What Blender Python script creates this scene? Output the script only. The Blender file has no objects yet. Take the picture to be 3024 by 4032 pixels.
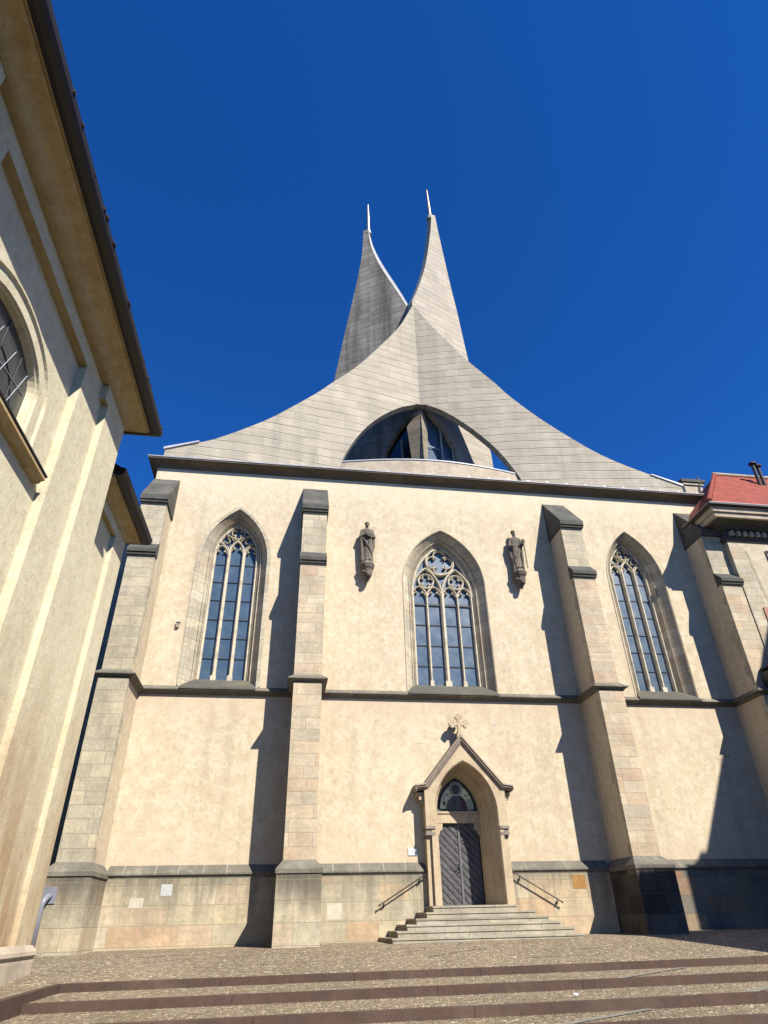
import bpy, bmesh, math, random
from mathutils import Vector, Matrix
random.seed(7)
R = math.radians
S = bpy.context.scene
COL = S.collection

# ------------------------------------------------------------------ camera
cam_d = bpy.data.cameras.new('camera'); cam = bpy.data.objects.new('camera', cam_d); COL.objects.link(cam)
cam_d.sensor_fit = 'VERTICAL'; cam_d.sensor_height = 36.0; cam_d.sensor_width = 27.0
cam_d.lens = 2484.57/4032*36.0; cam_d.clip_start = .05; cam_d.clip_end = 3000
p_, r_, w_ = 0.574763, -0.0238506, 0.156817
f = Vector((0, math.cos(p_), math.sin(p_))); u = Vector((0, -math.sin(p_), math.cos(p_))); x = Vector((1, 0, 0))
x2 = math.cos(r_)*x + math.sin(r_)*u; u2 = -math.sin(r_)*x + math.cos(r_)*u
Rz = Matrix.Rotation(-w_, 3, 'Z')
x2, u2, f2 = Rz@x2, Rz@u2, Rz@f
m = Matrix((x2, u2, -f2)).transposed().to_4x4(); m.translation = Vector((0, -20, 0))
cam.matrix_world = m
S.camera = cam
S.render.resolution_x = 768; S.render.resolution_y = 1024

# ------------------------------------------------------------------ sky and sun
SUN = Vector((0.634, -1.0, 1.1)).normalized()
W = bpy.data.worlds.new('World'); S.world = W; W.use_nodes = True
nt = W.node_tree; nt.nodes.clear()
sky = nt.nodes.new('ShaderNodeTexSky'); sky.sky_type = 'NISHITA'; sky.sun_disc = False
sky.sun_elevation = math.asin(SUN.z); sky.sun_rotation = math.atan2(SUN.x, SUN.y)
sky.altitude = 1500; sky.air_density = 1.0; sky.dust_density = 0.0; sky.ozone_density = 8.0
hs = nt.nodes.new('ShaderNodeHueSaturation'); hs.inputs['Saturation'].default_value = 1.21; hs.inputs['Hue'].default_value = .511
bg = nt.nodes.new('ShaderNodeBackground'); bg.inputs['Strength'].default_value = 0.097
wo = nt.nodes.new('ShaderNodeOutputWorld')
nt.links.new(sky.outputs[0], hs.inputs['Color']); nt.links.new(hs.outputs[0], bg.inputs[0]); nt.links.new(bg.outputs[0], wo.inputs[0])
sl = bpy.data.lights.new('sun', 'SUN'); so = bpy.data.objects.new('sun', sl); COL.objects.link(so)
sl.energy = 5.0; sl.angle = R(.53); sl.color = (1, .945, .86)
so.rotation_euler = SUN.to_track_quat('Z', 'Y').to_euler(); so.location = (30, -50, 60)
S.view_settings.view_transform = 'Standard'; S.view_settings.look = 'None'
S.view_settings.exposure = 0.92; S.view_settings.gamma = 1
S.render.engine = 'CYCLES'
S.cycles.max_bounces = 6; S.cycles.diffuse_bounces = 1

# ------------------------------------------------------------------ materials
ALB = .66
class NT:
    def __init__(s, name):
        s.m = bpy.data.materials.new(name); s.m.use_nodes = True; s.t = s.m.node_tree; s.t.nodes.clear()
        s.out = s.n('ShaderNodeOutputMaterial'); s.b = s.n('ShaderNodeBsdfPrincipled')
        s.l(s.b.outputs[0], s.out.inputs[0]); s.pos = s.n('ShaderNodeNewGeometry').outputs['Position']
    def n(s, t, **k):
        q = s.t.nodes.new(t)
        for a, v in k.items(): setattr(q, a, v)
        return q
    def l(s, a, b): s.t.links.new(a, b)
    def scale(s, v, sc):
        q = s.n('ShaderNodeMapping'); q.inputs['Scale'].default_value = sc; s.l(v, q.inputs[0]); return q.outputs[0]
    def noise(s, sc=1, det=5, rough=.55, aniso=(1, 1, 1), vec=None):
        q = s.n('ShaderNodeTexNoise'); q.inputs['Scale'].default_value = sc; q.inputs['Detail'].default_value = det
        q.inputs['Roughness'].default_value = rough
        s.l(s.scale(vec or s.pos, aniso), q.inputs['Vector']); return q.outputs['Fac']
    def ramp(s, v, stops):
        q = s.n('ShaderNodeValToRGB'); e = q.color_ramp.elements
        while len(e) < len(stops): e.new(.5)
        for i, (p, c) in enumerate(stops):
            e[i].position = p; e[i].color = (c, c, c, 1) if not isinstance(c, tuple) else (*c, 1)
        s.l(v, q.inputs[0]); return q.outputs[0]
    def mix(s, fac, a, b, mode='MIX'):
        q = s.n('ShaderNodeMix', data_type='RGBA', blend_type=mode)
        for i, v in ((0, fac), (6, a), (7, b)):
            if isinstance(v, (int, float)): q.inputs[i].default_value = v
            elif isinstance(v, tuple): q.inputs[i].default_value = (*v, 1)
            else: s.l(v, q.inputs[i])
        return q.outputs[2]
    def math(s, op, a, b=None, c=None):
        q = s.n('ShaderNodeMath', operation=op)
        for i, v in enumerate((a, b, c)):
            if v is None: continue
            if isinstance(v, (int, float)): q.inputs[i].default_value = v
            else: s.l(v, q.inputs[i])
        return q.outputs[0]
    def xyz(s):
        q = s.n('ShaderNodeSeparateXYZ'); s.l(s.pos, q.inputs[0]); return q.outputs
    def wallvec(s):
        X, Y, Z = s.xyz(); q = s.n('ShaderNodeCombineXYZ'); s.l(s.math('ADD', X, Y), q.inputs[0]); s.l(Z, q.inputs[1]); return q.outputs[0]
    def bump(s, h, strength=.3, dist=.02, prev=None):
        q = s.n('ShaderNodeBump'); q.inputs['Strength'].default_value = strength; q.inputs['Distance'].default_value = dist
        s.l(h, q.inputs['Height'])
        if prev: s.l(prev, q.inputs['Normal'])
        return q.outputs[0]
    def done(s, col, rough=.85, nrm=None, metal=0, spec=None):
        if not metal:   # weathered outdoor surfaces: keep albedos moderate
            col = tuple(c*ALB for c in col) if isinstance(col, tuple) else s.mix(1., col, (ALB, ALB, ALB), 'MULTIPLY')
        if isinstance(col, tuple): s.b.inputs['Base Color'].default_value = (*col, 1)
        else: s.l(col, s.b.inputs['Base Color'])
        if isinstance(rough, (int, float)): s.b.inputs['Roughness'].default_value = rough
        else: s.l(rough, s.b.inputs['Roughness'])
        s.b.inputs['Metallic'].default_value = metal
        if spec is not None: s.b.inputs['Specular IOR Level'].default_value = spec
        if nrm: s.l(nrm, s.b.inputs['Normal'])
        return s.m

def mat_plaster(name, a, b, c, stain=None, pink=None):
    t = NT(name)
    dv = t.n('ShaderNodeTexNoise'); dv.inputs['Scale'].default_value = 3.0; dv.inputs['Detail'].default_value = 3; t.l(t.pos, dv.inputs['Vector'])
    wq = t.n('ShaderNodeVectorMath', operation='MULTIPLY_ADD'); t.l(dv.outputs['Color'], wq.inputs[0]); wq.inputs[1].default_value = (.22, .22, .22); t.l(t.pos, wq.inputs[2])
    wv = wq.outputs[0]
    n1 = t.noise(.42, 9, .74); n2 = t.noise(4.2, 6, .7, vec=wv); n3 = t.noise(22, 4); n4 = t.noise(8.5, 4, .6, (1, 1, .8), vec=wv)
    col = t.mix(t.ramp(n1, [(.38, 0.), (.62, 1.)]), a, b)
    col = t.mix(t.math('MULTIPLY', t.ramp(n2, [(.46, 0.), (.58, 1.)]), .55), col, c)
    if pink: col = t.mix(t.math('MULTIPLY', t.ramp(t.noise(.8, 6, .7, (1, 1, 1.5)), [(.50, 0.), (.66, 1.)]), .6), col, pink)
    col = t.mix(.8, col, t.ramp(n4, [(.30, .80), (.42, .95), (.5, 1.), (.7, 1.05)]), 'MULTIPLY')
    spots = t.ramp(t.noise(6.0, 3, .5, (1, 1, .7)), [(.68, 1.), (.73, .86)])
    col = t.mix(.8, col, spots, 'MULTIPLY')
    strk = t.ramp(t.noise(2.4, 5, .6, (1, 1, .12)), [(.5, 1.), (.72, .86)])
    col = t.mix(.5, col, strk, 'MULTIPLY')
    if pink:
        z = t.xyz()[2]; zn_ = t.math('ADD', z, t.math('MULTIPLY', t.math('SUBTRACT', t.noise(.7, 6, .7, (1, 1, 2.5)), .5), 1.6))
        for lo, hi in ((4.9, 5.75), (2.0, 1.5), (12.9, 14.2)):
            mk = t.ramp(t.math('DIVIDE', t.math('SUBTRACT', zn_, lo), hi-lo), [(0., 0.), (1., .5)])
            if lo == 4.9: mk = t.math('MULTIPLY', mk, t.math('LESS_THAN', z, 5.98))
            col = t.mix(mk, col, pink if lo != 12.9 else c)
        rn = t.ramp(t.noise(1.6, 6, .65, (1, 1, .09)), [(.52, 1.), (.70, .83)])
        col = t.mix(.7, col, rn, 'MULTIPLY')
    if stain:
        z = t.xyz()[2]; zz = t.math('ADD', z, t.math('MULTIPLY', t.noise(.5, 5, .6, (1, 1, .5)), 5.0))
        mask = t.ramp(t.math('DIVIDE', zz, 10.), [(.30, 1.), (.68, 0.)])
        mask = t.mix(1., mask, t.ramp(t.noise(1.4, 5, .65, (1, 1, .25)), [(.35, .25), (.6, 1.)]), 'MULTIPLY')
        col = t.mix(mask, col, stain)
    h = t.math('ADD', t.math('MULTIPLY', n2, .8), t.math('MULTIPLY', n3, .3))
    return t.done(col, .92, t.bump(h, .45, .035), spec=.2)

PLASTER = mat_plaster('facade_plaster', (.76, .64, .435), (.67, .545, .365), (.84, .76, .555), pink=(.70, .55, .39))
YELLOW = mat_plaster('yellow_lime_plaster', (.86, .76, .51), (.76, .67, .45), (.90, .83, .60), stain=(.46, .30, .155))
YELLOWC = mat_plaster('ochre_cornice_plaster', (.66, .49, .25), (.54, .38, .18), (.72, .57, .33))
RPLAST = mat_plaster('worn_cream_plaster', (.66, .58, .42), (.56, .46, .32), (.72, .66, .52))

def mat_ashlar(name, cols, bw=.62, rh=.33, mortar=.010, grime=.5, dirt=(.10, .095, .08), top=None, mcol=(.36, .31, .23)):
    t = NT(name); v = t.wallvec()
    wob = t.noise(1.3, 3); q = t.n('ShaderNodeVectorMath', operation='ADD'); t.l(v, q.inputs[0])
    cmb = t.n('ShaderNodeCombineXYZ'); t.l(t.math('MULTIPLY', t.math('SUBTRACT', wob, .5), .03), cmb.inputs[1]); t.l(cmb.outputs[0], q.inputs[1])
    br = t.n('ShaderNodeTexBrick'); t.l(q.outputs[0], br.inputs['Vector'])
    br.inputs['Scale'].default_value = 1; br.inputs['Brick Width'].default_value = bw; br.inputs['Row Height'].default_value = rh
    br.inputs['Mortar Size'].default_value = mortar; br.inputs['Mortar Smooth'].default_value = .3; br.inputs['Bias'].default_value = 0
    br.offset = .5; br.squash = 1.35; br.squash_frequency = 3
    br.inputs['Color1'].default_value = (0, 0, 0, 1); br.inputs['Color2'].default_value = (1, 1, 1, 1); br.inputs['Mortar'].default_value = (.5, .5, .5, 1)
    n = len(cols); stops = [(i/(n-1), cols[i]) for i in range(n)]
    base = t.ramp(br.outputs['Color'], stops)
    bl = t.noise(1.7, 5, .6); base = t.mix(.7, base, t.ramp(bl, [(.3, .74), (.7, 1.12)]), 'MULTIPLY')
    base = t.mix(.6, base, t.ramp(t.noise(11, 5, .65), [(.3, .72), (.65, 1.1)]), 'MULTIPLY')
    bed = t.ramp(t.noise(3.5, 5, .6, (.25, .25, 3)), [(.5, 1.), (.66, .76)])
    base = t.mix(.45, base, bed, 'MULTIPLY')
    g = t.ramp(t.noise(.9, 6, .68, (1, 1, .55)), [(.5, 0.), (.74, grime)])
    base = t.mix(g, base, dirt)
    pit = t.ramp(t.noise(7, 4, .7), [(.62, 0.), (.70, .55)]); base = t.mix(t.math('MULTIPLY', pit, grime), base, tuple(c*1.6 for c in dirt))
    if top:
        sv = t.ramp(t.noise(3.4, 5, .6, (1, 1, .16)), [(.44, 0.), (.60, 1.)]); z0 = t.xyz()[2]
        fade = t.ramp(t.math('MULTIPLY_ADD', z0, .5, .35), [(0., .0), (.45, .45), (.85, .95)])
        base = t.mix(t.math('MULTIPLY', t.math('MULTIPLY', sv, fade), top[3]*.85), base, dirt)
        z = t.xyz()[2]
        zz = t.math('ADD', z, t.math('MULTIPLY', t.noise(1.6, 5, .65, (1, 1, .22)), top[2]))
        mk = t.ramp(t.math('MULTIPLY_ADD', zz, 1/(top[1]-top[0]), -top[0]/(top[1]-top[0])), [(0., 0.), (1., top[3])])
        base = t.mix(mk, base, dirt)
    base = t.mix(t.math('MULTIPLY', br.outputs['Fac'], .65), base, mcol)
    h = t.math('ADD', t.math('MULTIPLY', br.outputs['Fac'], -.8), t.math('MULTIPLY', t.noise(9, 5, .65), .9))
    return t.done(base, .9, t.bump(h, .55, .02), spec=.2)

ASHLAR = mat_ashlar('sandstone_ashlar', [(.69, .565, .385), (.62, .53, .385), (.75, .62, .42), (.68, .50, .335), (.78, .69, .49)], grime=.3, mcol=(.42, .36, .26))
ASHLAR_D = mat_ashlar('weathered_sandstone_ashlar', [(.68, .58, .40), (.60, .53, .385), (.73, .63, .43), (.56, .49, .355), (.75, .68, .49)], grime=.4, dirt=(.15, .135, .105))
PLINTH = mat_ashlar('plinth_sandstone_blocks', [(.67, .565, .375), (.60, .53, .37), (.72, .60, .385), (.68, .48, .295), (.74, .66, .47)], bw=.86, rh=.44, grime=.2, mcol=(.40, .35, .24), top=(.95, 1.6, .55, .8), dirt=(.17, .155, .12))
PLINTH_D = mat_ashlar('soot_stained_plinth_blocks', [(.67, .585, .40), (.60, .54, .39), (.72, .61, .41), (.65, .49, .32), (.73, .66, .48)], bw=.66, rh=.46, grime=.55, top=(.55, 1.45, .9, .8), dirt=(.12, .11, .085))
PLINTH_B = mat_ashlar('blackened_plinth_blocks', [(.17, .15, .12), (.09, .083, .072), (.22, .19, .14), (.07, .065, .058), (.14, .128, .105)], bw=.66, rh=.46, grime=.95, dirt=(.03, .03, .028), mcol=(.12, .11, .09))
RASH = mat_ashlar('pale_quoin_blocks', [(.68, .60, .42), (.58, .50, .36), (.74, .68, .50), (.60, .48, .32), (.70, .64, .48)], bw=.56, rh=.30, grime=.2)
JAMB = mat_ashlar('window_jamb_stone', [(.70, .60, .42), (.58, .52, .39), (.76, .67, .48), (.62, .50, .35), (.80, .73, .55)], bw=.9, rh=.34, grime=.4)

def mat_stone(name, a, b, rough=.9, sc=3, bs=.4, c=None):
    t = NT(name); n = t.noise(sc, 7, .65); n2 = t.noise(sc*6, 5, .6)
    col = t.mix(t.ramp(n, [(.35, 0.), (.65, 1.)]), a, b)
    if c: col = t.mix(t.ramp(t.noise(sc*.5, 6, .7), [(.5, 0.), (.66, .9)]), col, c)
    col = t.mix(.5, col, t.ramp(n2, [(.3, .7), (.7, 1.12)]), 'MULTIPLY')
    return t.done(col, rough, t.bump(t.math('ADD', n, t.math('MULTIPLY', n2, .5)), bs, .02), spec=.25)

WHITEST = mat_stone('pale_grey_replacement_block', (.72, .71, .68), (.60, .60, .58), sc=4)
PALEST = mat_stone('pale_replacement_block', (.74, .68, .52), (.66, .60, .46), sc=4)
LEDGE = mat_stone('soot_greyed_ledge_stone', (.235, .215, .165), (.15, .14, .115), c=(.34, .31, .235))
JOINT = mat_stone('pale_lime_mortar', (.46, .42, .34), (.38, .34, .27), sc=8)
DARKST = mat_stone('dark_weathered_stone', (.135, .13, .112), (.075, .073, .066), c=(.20, .19, .155))
SILLST = mat_stone('mossy_sill_stone', (.155, .145, .12), (.10, .095, .08), c=(.20, .19, .12))
TRACERY = mat_stone('carved_tracery_stone', (.84, .75, .56), (.70, .61, .44), sc=5, c=(.50, .43, .33))
CORNST = mat_stone('brown_cornice_stone', (.22, .17, .12), (.14, .11, .085), sc=1.5, c=(.30, .23, .16))
PORTAL = mat_stone('portal_sandstone', (.70, .57, .38), (.62, .48, .31), sc=2, bs=.25, c=(.54, .41, .27))
HOODST = mat_stone('weathered_hood_stone', (.42, .345, .27), (.29, .235, .185), sc=4)
STATUE = mat_stone('blackened_sandstone', (.25, .21, .165), (.11, .10, .082), sc=6, bs=.5, c=(.34, .27, .21))
STAFF = mat_stone('pale_stone_staff', (.55, .46, .27), (.46, .38, .22), sc=9)
STEPST = mat_ashlar('granite_step_blocks', [(.54, .48, .35), (.48, .43, .33), (.58, .52, .38), (.44, .44, .41)], bw=1.1, rh=.9, mortar=.014, grime=.5)
BASEST = mat_stone('pale_base_plaster', (.66, .56, .42), (.56, .46, .34), sc=2.2, c=(.48, .40, .30))
RISER = mat_stone('brown_porphyry_riser', (.125, .075, .055), (.085, .055, .042), sc=1.8, rough=.7, bs=.3, c=(.16, .105, .078))

def mat_concrete(name, base, dark, grime, streak=.3):
    t = NT(name); X, Y, Z = t.xyz()
    wz = t.math('ADD', Z, t.math('MULTIPLY', t.math('SUBTRACT', t.noise(.25, 2), .5), .25))
    def lines(per, w):
        fr = t.math('FRACT', t.math('DIVIDE', wz, per)); return t.ramp(t.math('ABSOLUTE', t.math('SUBTRACT', fr, .5)), [(.5-w*1.6, 0.), (.5-w*.4, 1.)])
    big = lines(.425, .05); fine = lines(.085, .16)
    # board tint
    cm = t.n('ShaderNodeCombineXYZ'); t.l(t.math('FLOOR', t.math('DIVIDE', wz, .085)), cm.inputs[2]); t.l(t.math('FLOOR', t.math('DIVIDE', X, 1.1)), cm.inputs[0])
    wn = t.n('ShaderNodeTexWhiteNoise'); t.l(cm.outputs[0], wn.inputs[0])
    cm2 = t.n('ShaderNodeCombineXYZ'); t.l(t.math('FLOOR', t.math('DIVIDE', wz, .425)), cm2.inputs[2]); t.l(t.math('FLOOR', t.math('DIVIDE', X, .55)), cm2.inputs[0])
    wn2 = t.n('ShaderNodeTexWhiteNoise'); t.l(cm2.outputs[0], wn2.inputs[0])
    col = t.mix(t.ramp(t.noise(.8, 6, .65), [(.35, 0.), (.65, 1.)]), base, tuple(c*.84 for c in base))
    col = t.mix(1., col, t.ramp(wn.outputs['Value'], [(0., .93), (1., 1.04)]), 'MULTIPLY')
    col = t.mix(1., col, t.ramp(wn2.outputs['Value'], [(0., .90 if streak < .5 else .72), (1., 1.04)]), 'MULTIPLY')
    brk = t.ramp(t.noise(1.6, 4, .6, (1, 1, 3)), [(.38, .1), (.55, 1.)])
    col = t.mix(t.math('MULTIPLY', t.math('MULTIPLY', big, brk), .52), col, dark)
    col = t.mix(t.math('MULTIPLY', t.math('MULTIPLY', fine, t.noise(3, 4)), .32), col, dark)
    ticks = t.ramp(t.noise(5, 4, .75, (1, 1, 1)), [(.66, 0.), (.72, .55)])
    col = t.mix(ticks, col, dark)
    st = t.ramp(t.noise(1.1, 6, .65, (1.8, 1.8, .1)), [(.42, 0.), (.68, 1.)])
    g = t.ramp(t.noise(.22, 4, .6), [(.35, 0.), (.7, 1.)])
    col = t.mix(t.math('MULTIPLY', t.math('MULTIPLY', st, g if streak < .5 else 1.), grime), col, dark)
    h = t.math('ADD', t.math('MULTIPLY', big, -1.), t.math('MULTIPLY', fine, -.3))
    return t.done(col, .85, t.bump(h, .5, .03), spec=.2)
CONC = mat_concrete('board_marked_concrete', (.62, .55, .43), (.19, .18, .145), .6)
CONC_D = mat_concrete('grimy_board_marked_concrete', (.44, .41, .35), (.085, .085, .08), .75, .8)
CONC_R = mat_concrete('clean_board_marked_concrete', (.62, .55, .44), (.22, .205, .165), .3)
PIER = mat_ashlar('pier_concrete_blocks', [(.36, .29, .2), (.30, .25, .18), (.40, .33, .23)], bw=2, rh=.42, grime=.3, mortar=.02, mcol=(.5, .44, .34))

def mat_plain(name, c, rough=.6, metal=0, spec=.5, var=.15):
    t = NT(name); col = t.mix(t.ramp(t.noise(4, 5), [(.3, 0.), (.7, 1.)]), c, tuple(v*(1-var) for v in c))
    return t.done(col, rough, metal=metal, spec=spec)
def mat_glass():
    t = NT('leaded_window_glass'); n = t.noise(.9, 3); n2 = t.noise(2.2, 6, .7)
    col = t.mix(t.ramp(n2, [(.48, 0.), (.8, .35)]), (.055, .105, .165), (.17, .26, .34))
    return t.done(col, t.ramp(t.noise(3, 4), [(.3, .28), (.7, .42)]), t.bump(n, .06, .05), spec=.6)
GLASS = mat_glass()
GLASSD = mat_plain('dark_church_glass', (.015, .018, .02), .12, spec=.8)
GLASSG = mat_plain('dusty_grey_glass', (.06, .068, .066), .28, spec=.8, var=.5)
LEAD = mat_plain('black_iron_bar', (.02, .022, .026), .6)
IRON = mat_plain('rusty_dark_iron', (.06, .045, .04), .6, .5)
GUTTER = mat_plain('dark_brown_gutter_metal', (.022, .018, .016), .6, .0, var=.4)
ZINC = mat_plain('bright_zinc_sheet', (.55, .57, .62), .5, .0)
STEEL = mat_plain('grey_painted_steel_pipe', (.30, .31, .36), .4, .0)
PALEFL = mat_plain('pale_edge_flashing', (.40, .41, .41), .5, var=.3)
COPPER = mat_plain('verdigris_metal_cap', (.24, .29, .26), .6, .2)
GOLD = mat_plain('gilded_metal', (.78, .62, .36), .35, 1.)
DOOR = mat_plain('iron_plate_door', (.165, .162, .165), .8, .0, spec=.1, var=.35)
GREYM = mat_plain('grey_iron_rosettes', (.20, .20, .20), .8, spec=.1)
DOORB = mat_plain('dark_iron_straps', (.035, .035, .038), .8, .0, spec=.1, var=.3)
WHITE = mat_plain('white_enamel', (.85, .85, .85), .4)
GREYP = mat_plain('pale_grey_print', (.55, .57, .62), .6)
MGOLD = mat_plain('pale_gold_mosaic', (1.2, 1.2, .72), .35, var=.3)
MDARK = mat_plain('dark_mosaic', (.035, .045, .042), .6, var=.4)
MROBE = mat_plain('grey_mosaic_robe', (.17, .165, .18), .6, var=.4)
MRED = mat_plain('maroon_mosaic_cloak', (.12, .045, .045), .6, var=.4)
MSCR = mat_plain('grey_mosaic_scroll', (.5, .53, .47), .6, var=.3)
MHALO = mat_plain('light_mosaic_halo', (.85, .87, .75), .6, var=.3)
MTEAL = mat_plain('teal_mosaic_border', (.10, .17, .16), .6, var=.3)
RUST = mat_stone('red_sandstone_plaque', (.48, .24, .17), (.58, .32, .23), sc=5)
LEADROOF = mat_plain('grey_roof_sheet', (.2, .2, .21), .6, .3)
def mat_tiles():
    t = NT('red_clay_roof_tiles'); br = t.n('ShaderNodeTexBrick'); X, Y, Z = t.xyz(); c = t.n('ShaderNodeCombineXYZ')
    t.l(t.math('ADD', X, Y), c.inputs[0]); t.l(Z, c.inputs[1]); t.l(c.outputs[0], br.inputs['Vector'])
    br.inputs['Brick Width'].default_value = .17; br.inputs['Row Height'].default_value = .12; br.inputs['Scale'].default_value = 1
    br.inputs['Mortar Size'].default_value = .012
    br.inputs['Color1'].default_value = (.50, .075, .03, 1); br.inputs['Color2'].default_value = (.34, .055, .024, 1); br.inputs['Mortar'].default_value = (.10, .03, .02, 1)
    col = t.mix(.7, br.outputs['Color'], t.ramp(t.noise(2.5, 6, .7), [(.3, .55), (.7, 1.25)]), 'MULTIPLY')
    return t.done(col, .85, t.bump(br.outputs['Fac'], .6, -.03))
TILES = mat_tiles()
TILED = mat_stone('old_brown_roof_tiles', (.10, .045, .03), (.06, .035, .028), sc=6)
def mat_cobble():
    t = NT('small_cobble_paving')
    flat = t.scale(t.pos, (1, 1, 0))
    vo = t.n('ShaderNodeTexVoronoi', feature='DISTANCE_TO_EDGE'); vo.inputs['Scale'].default_value = 17; vo.inputs['Randomness'].default_value = .9; t.l(flat, vo.inputs['Vector'])
    vc = t.n('ShaderNodeTexVoronoi'); vc.inputs['Scale'].default_value = 17; vc.inputs['Randomness'].default_value = .9; t.l(flat, vc.inputs['Vector'])
    sp = t.n('ShaderNodeSeparateColor'); t.l(vc.outputs['Color'], sp.inputs[0])
    col = t.ramp(sp.outputs[0], [(0., (.15, .12, .085)), (.35, (.25, .20, .14)), (.6, (.36, .29, .20)), (.85, (.50, .42, .30)), (1., (.82, .76, .60))])
    col = t.mix(.35, col, t.ramp(sp.outputs[1], [(0., (.27, .26, .235)), (1., (.42, .31, .20))]))
    col = t.mix(.8, col, t.ramp(t.noise(.5, 6, .6), [(.3, .78), (.7, 1.12)]), 'MULTIPLY')
    col = t.mix(t.ramp(vo.outputs['Distance'], [(.0, .85), (.14, 0.)]), col, (.12, .10, .07))
    streak = t.ramp(t.noise(.9, 5, .7, (.35, 1.7, 1)), [(.60, 0.), (.66, .6)])
    col = t.mix(streak, col, (.26, .23, .18)); col = t.mix(1., col, (1.24, 1.20, 1.10), 'MULTIPLY')
    return t.done(col, .9, t.bump(t.ramp(vo.outputs['Distance'], [(0., 0.), (.3, 1.)]), .8, .02), spec=.2)
COBBLE = mat_cobble()
DIRT = mat_stone('dark_joint_dirt', (.10, .085, .07), (.06, .05, .04))
STRIP = mat_stone('grey_paving_strip', (.36, .33, .27), (.24, .22, .18), sc=6)
ASPHALT = mat_stone('dark_asphalt', (.055, .054, .052), (.04, .04, .038), sc=2)

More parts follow.
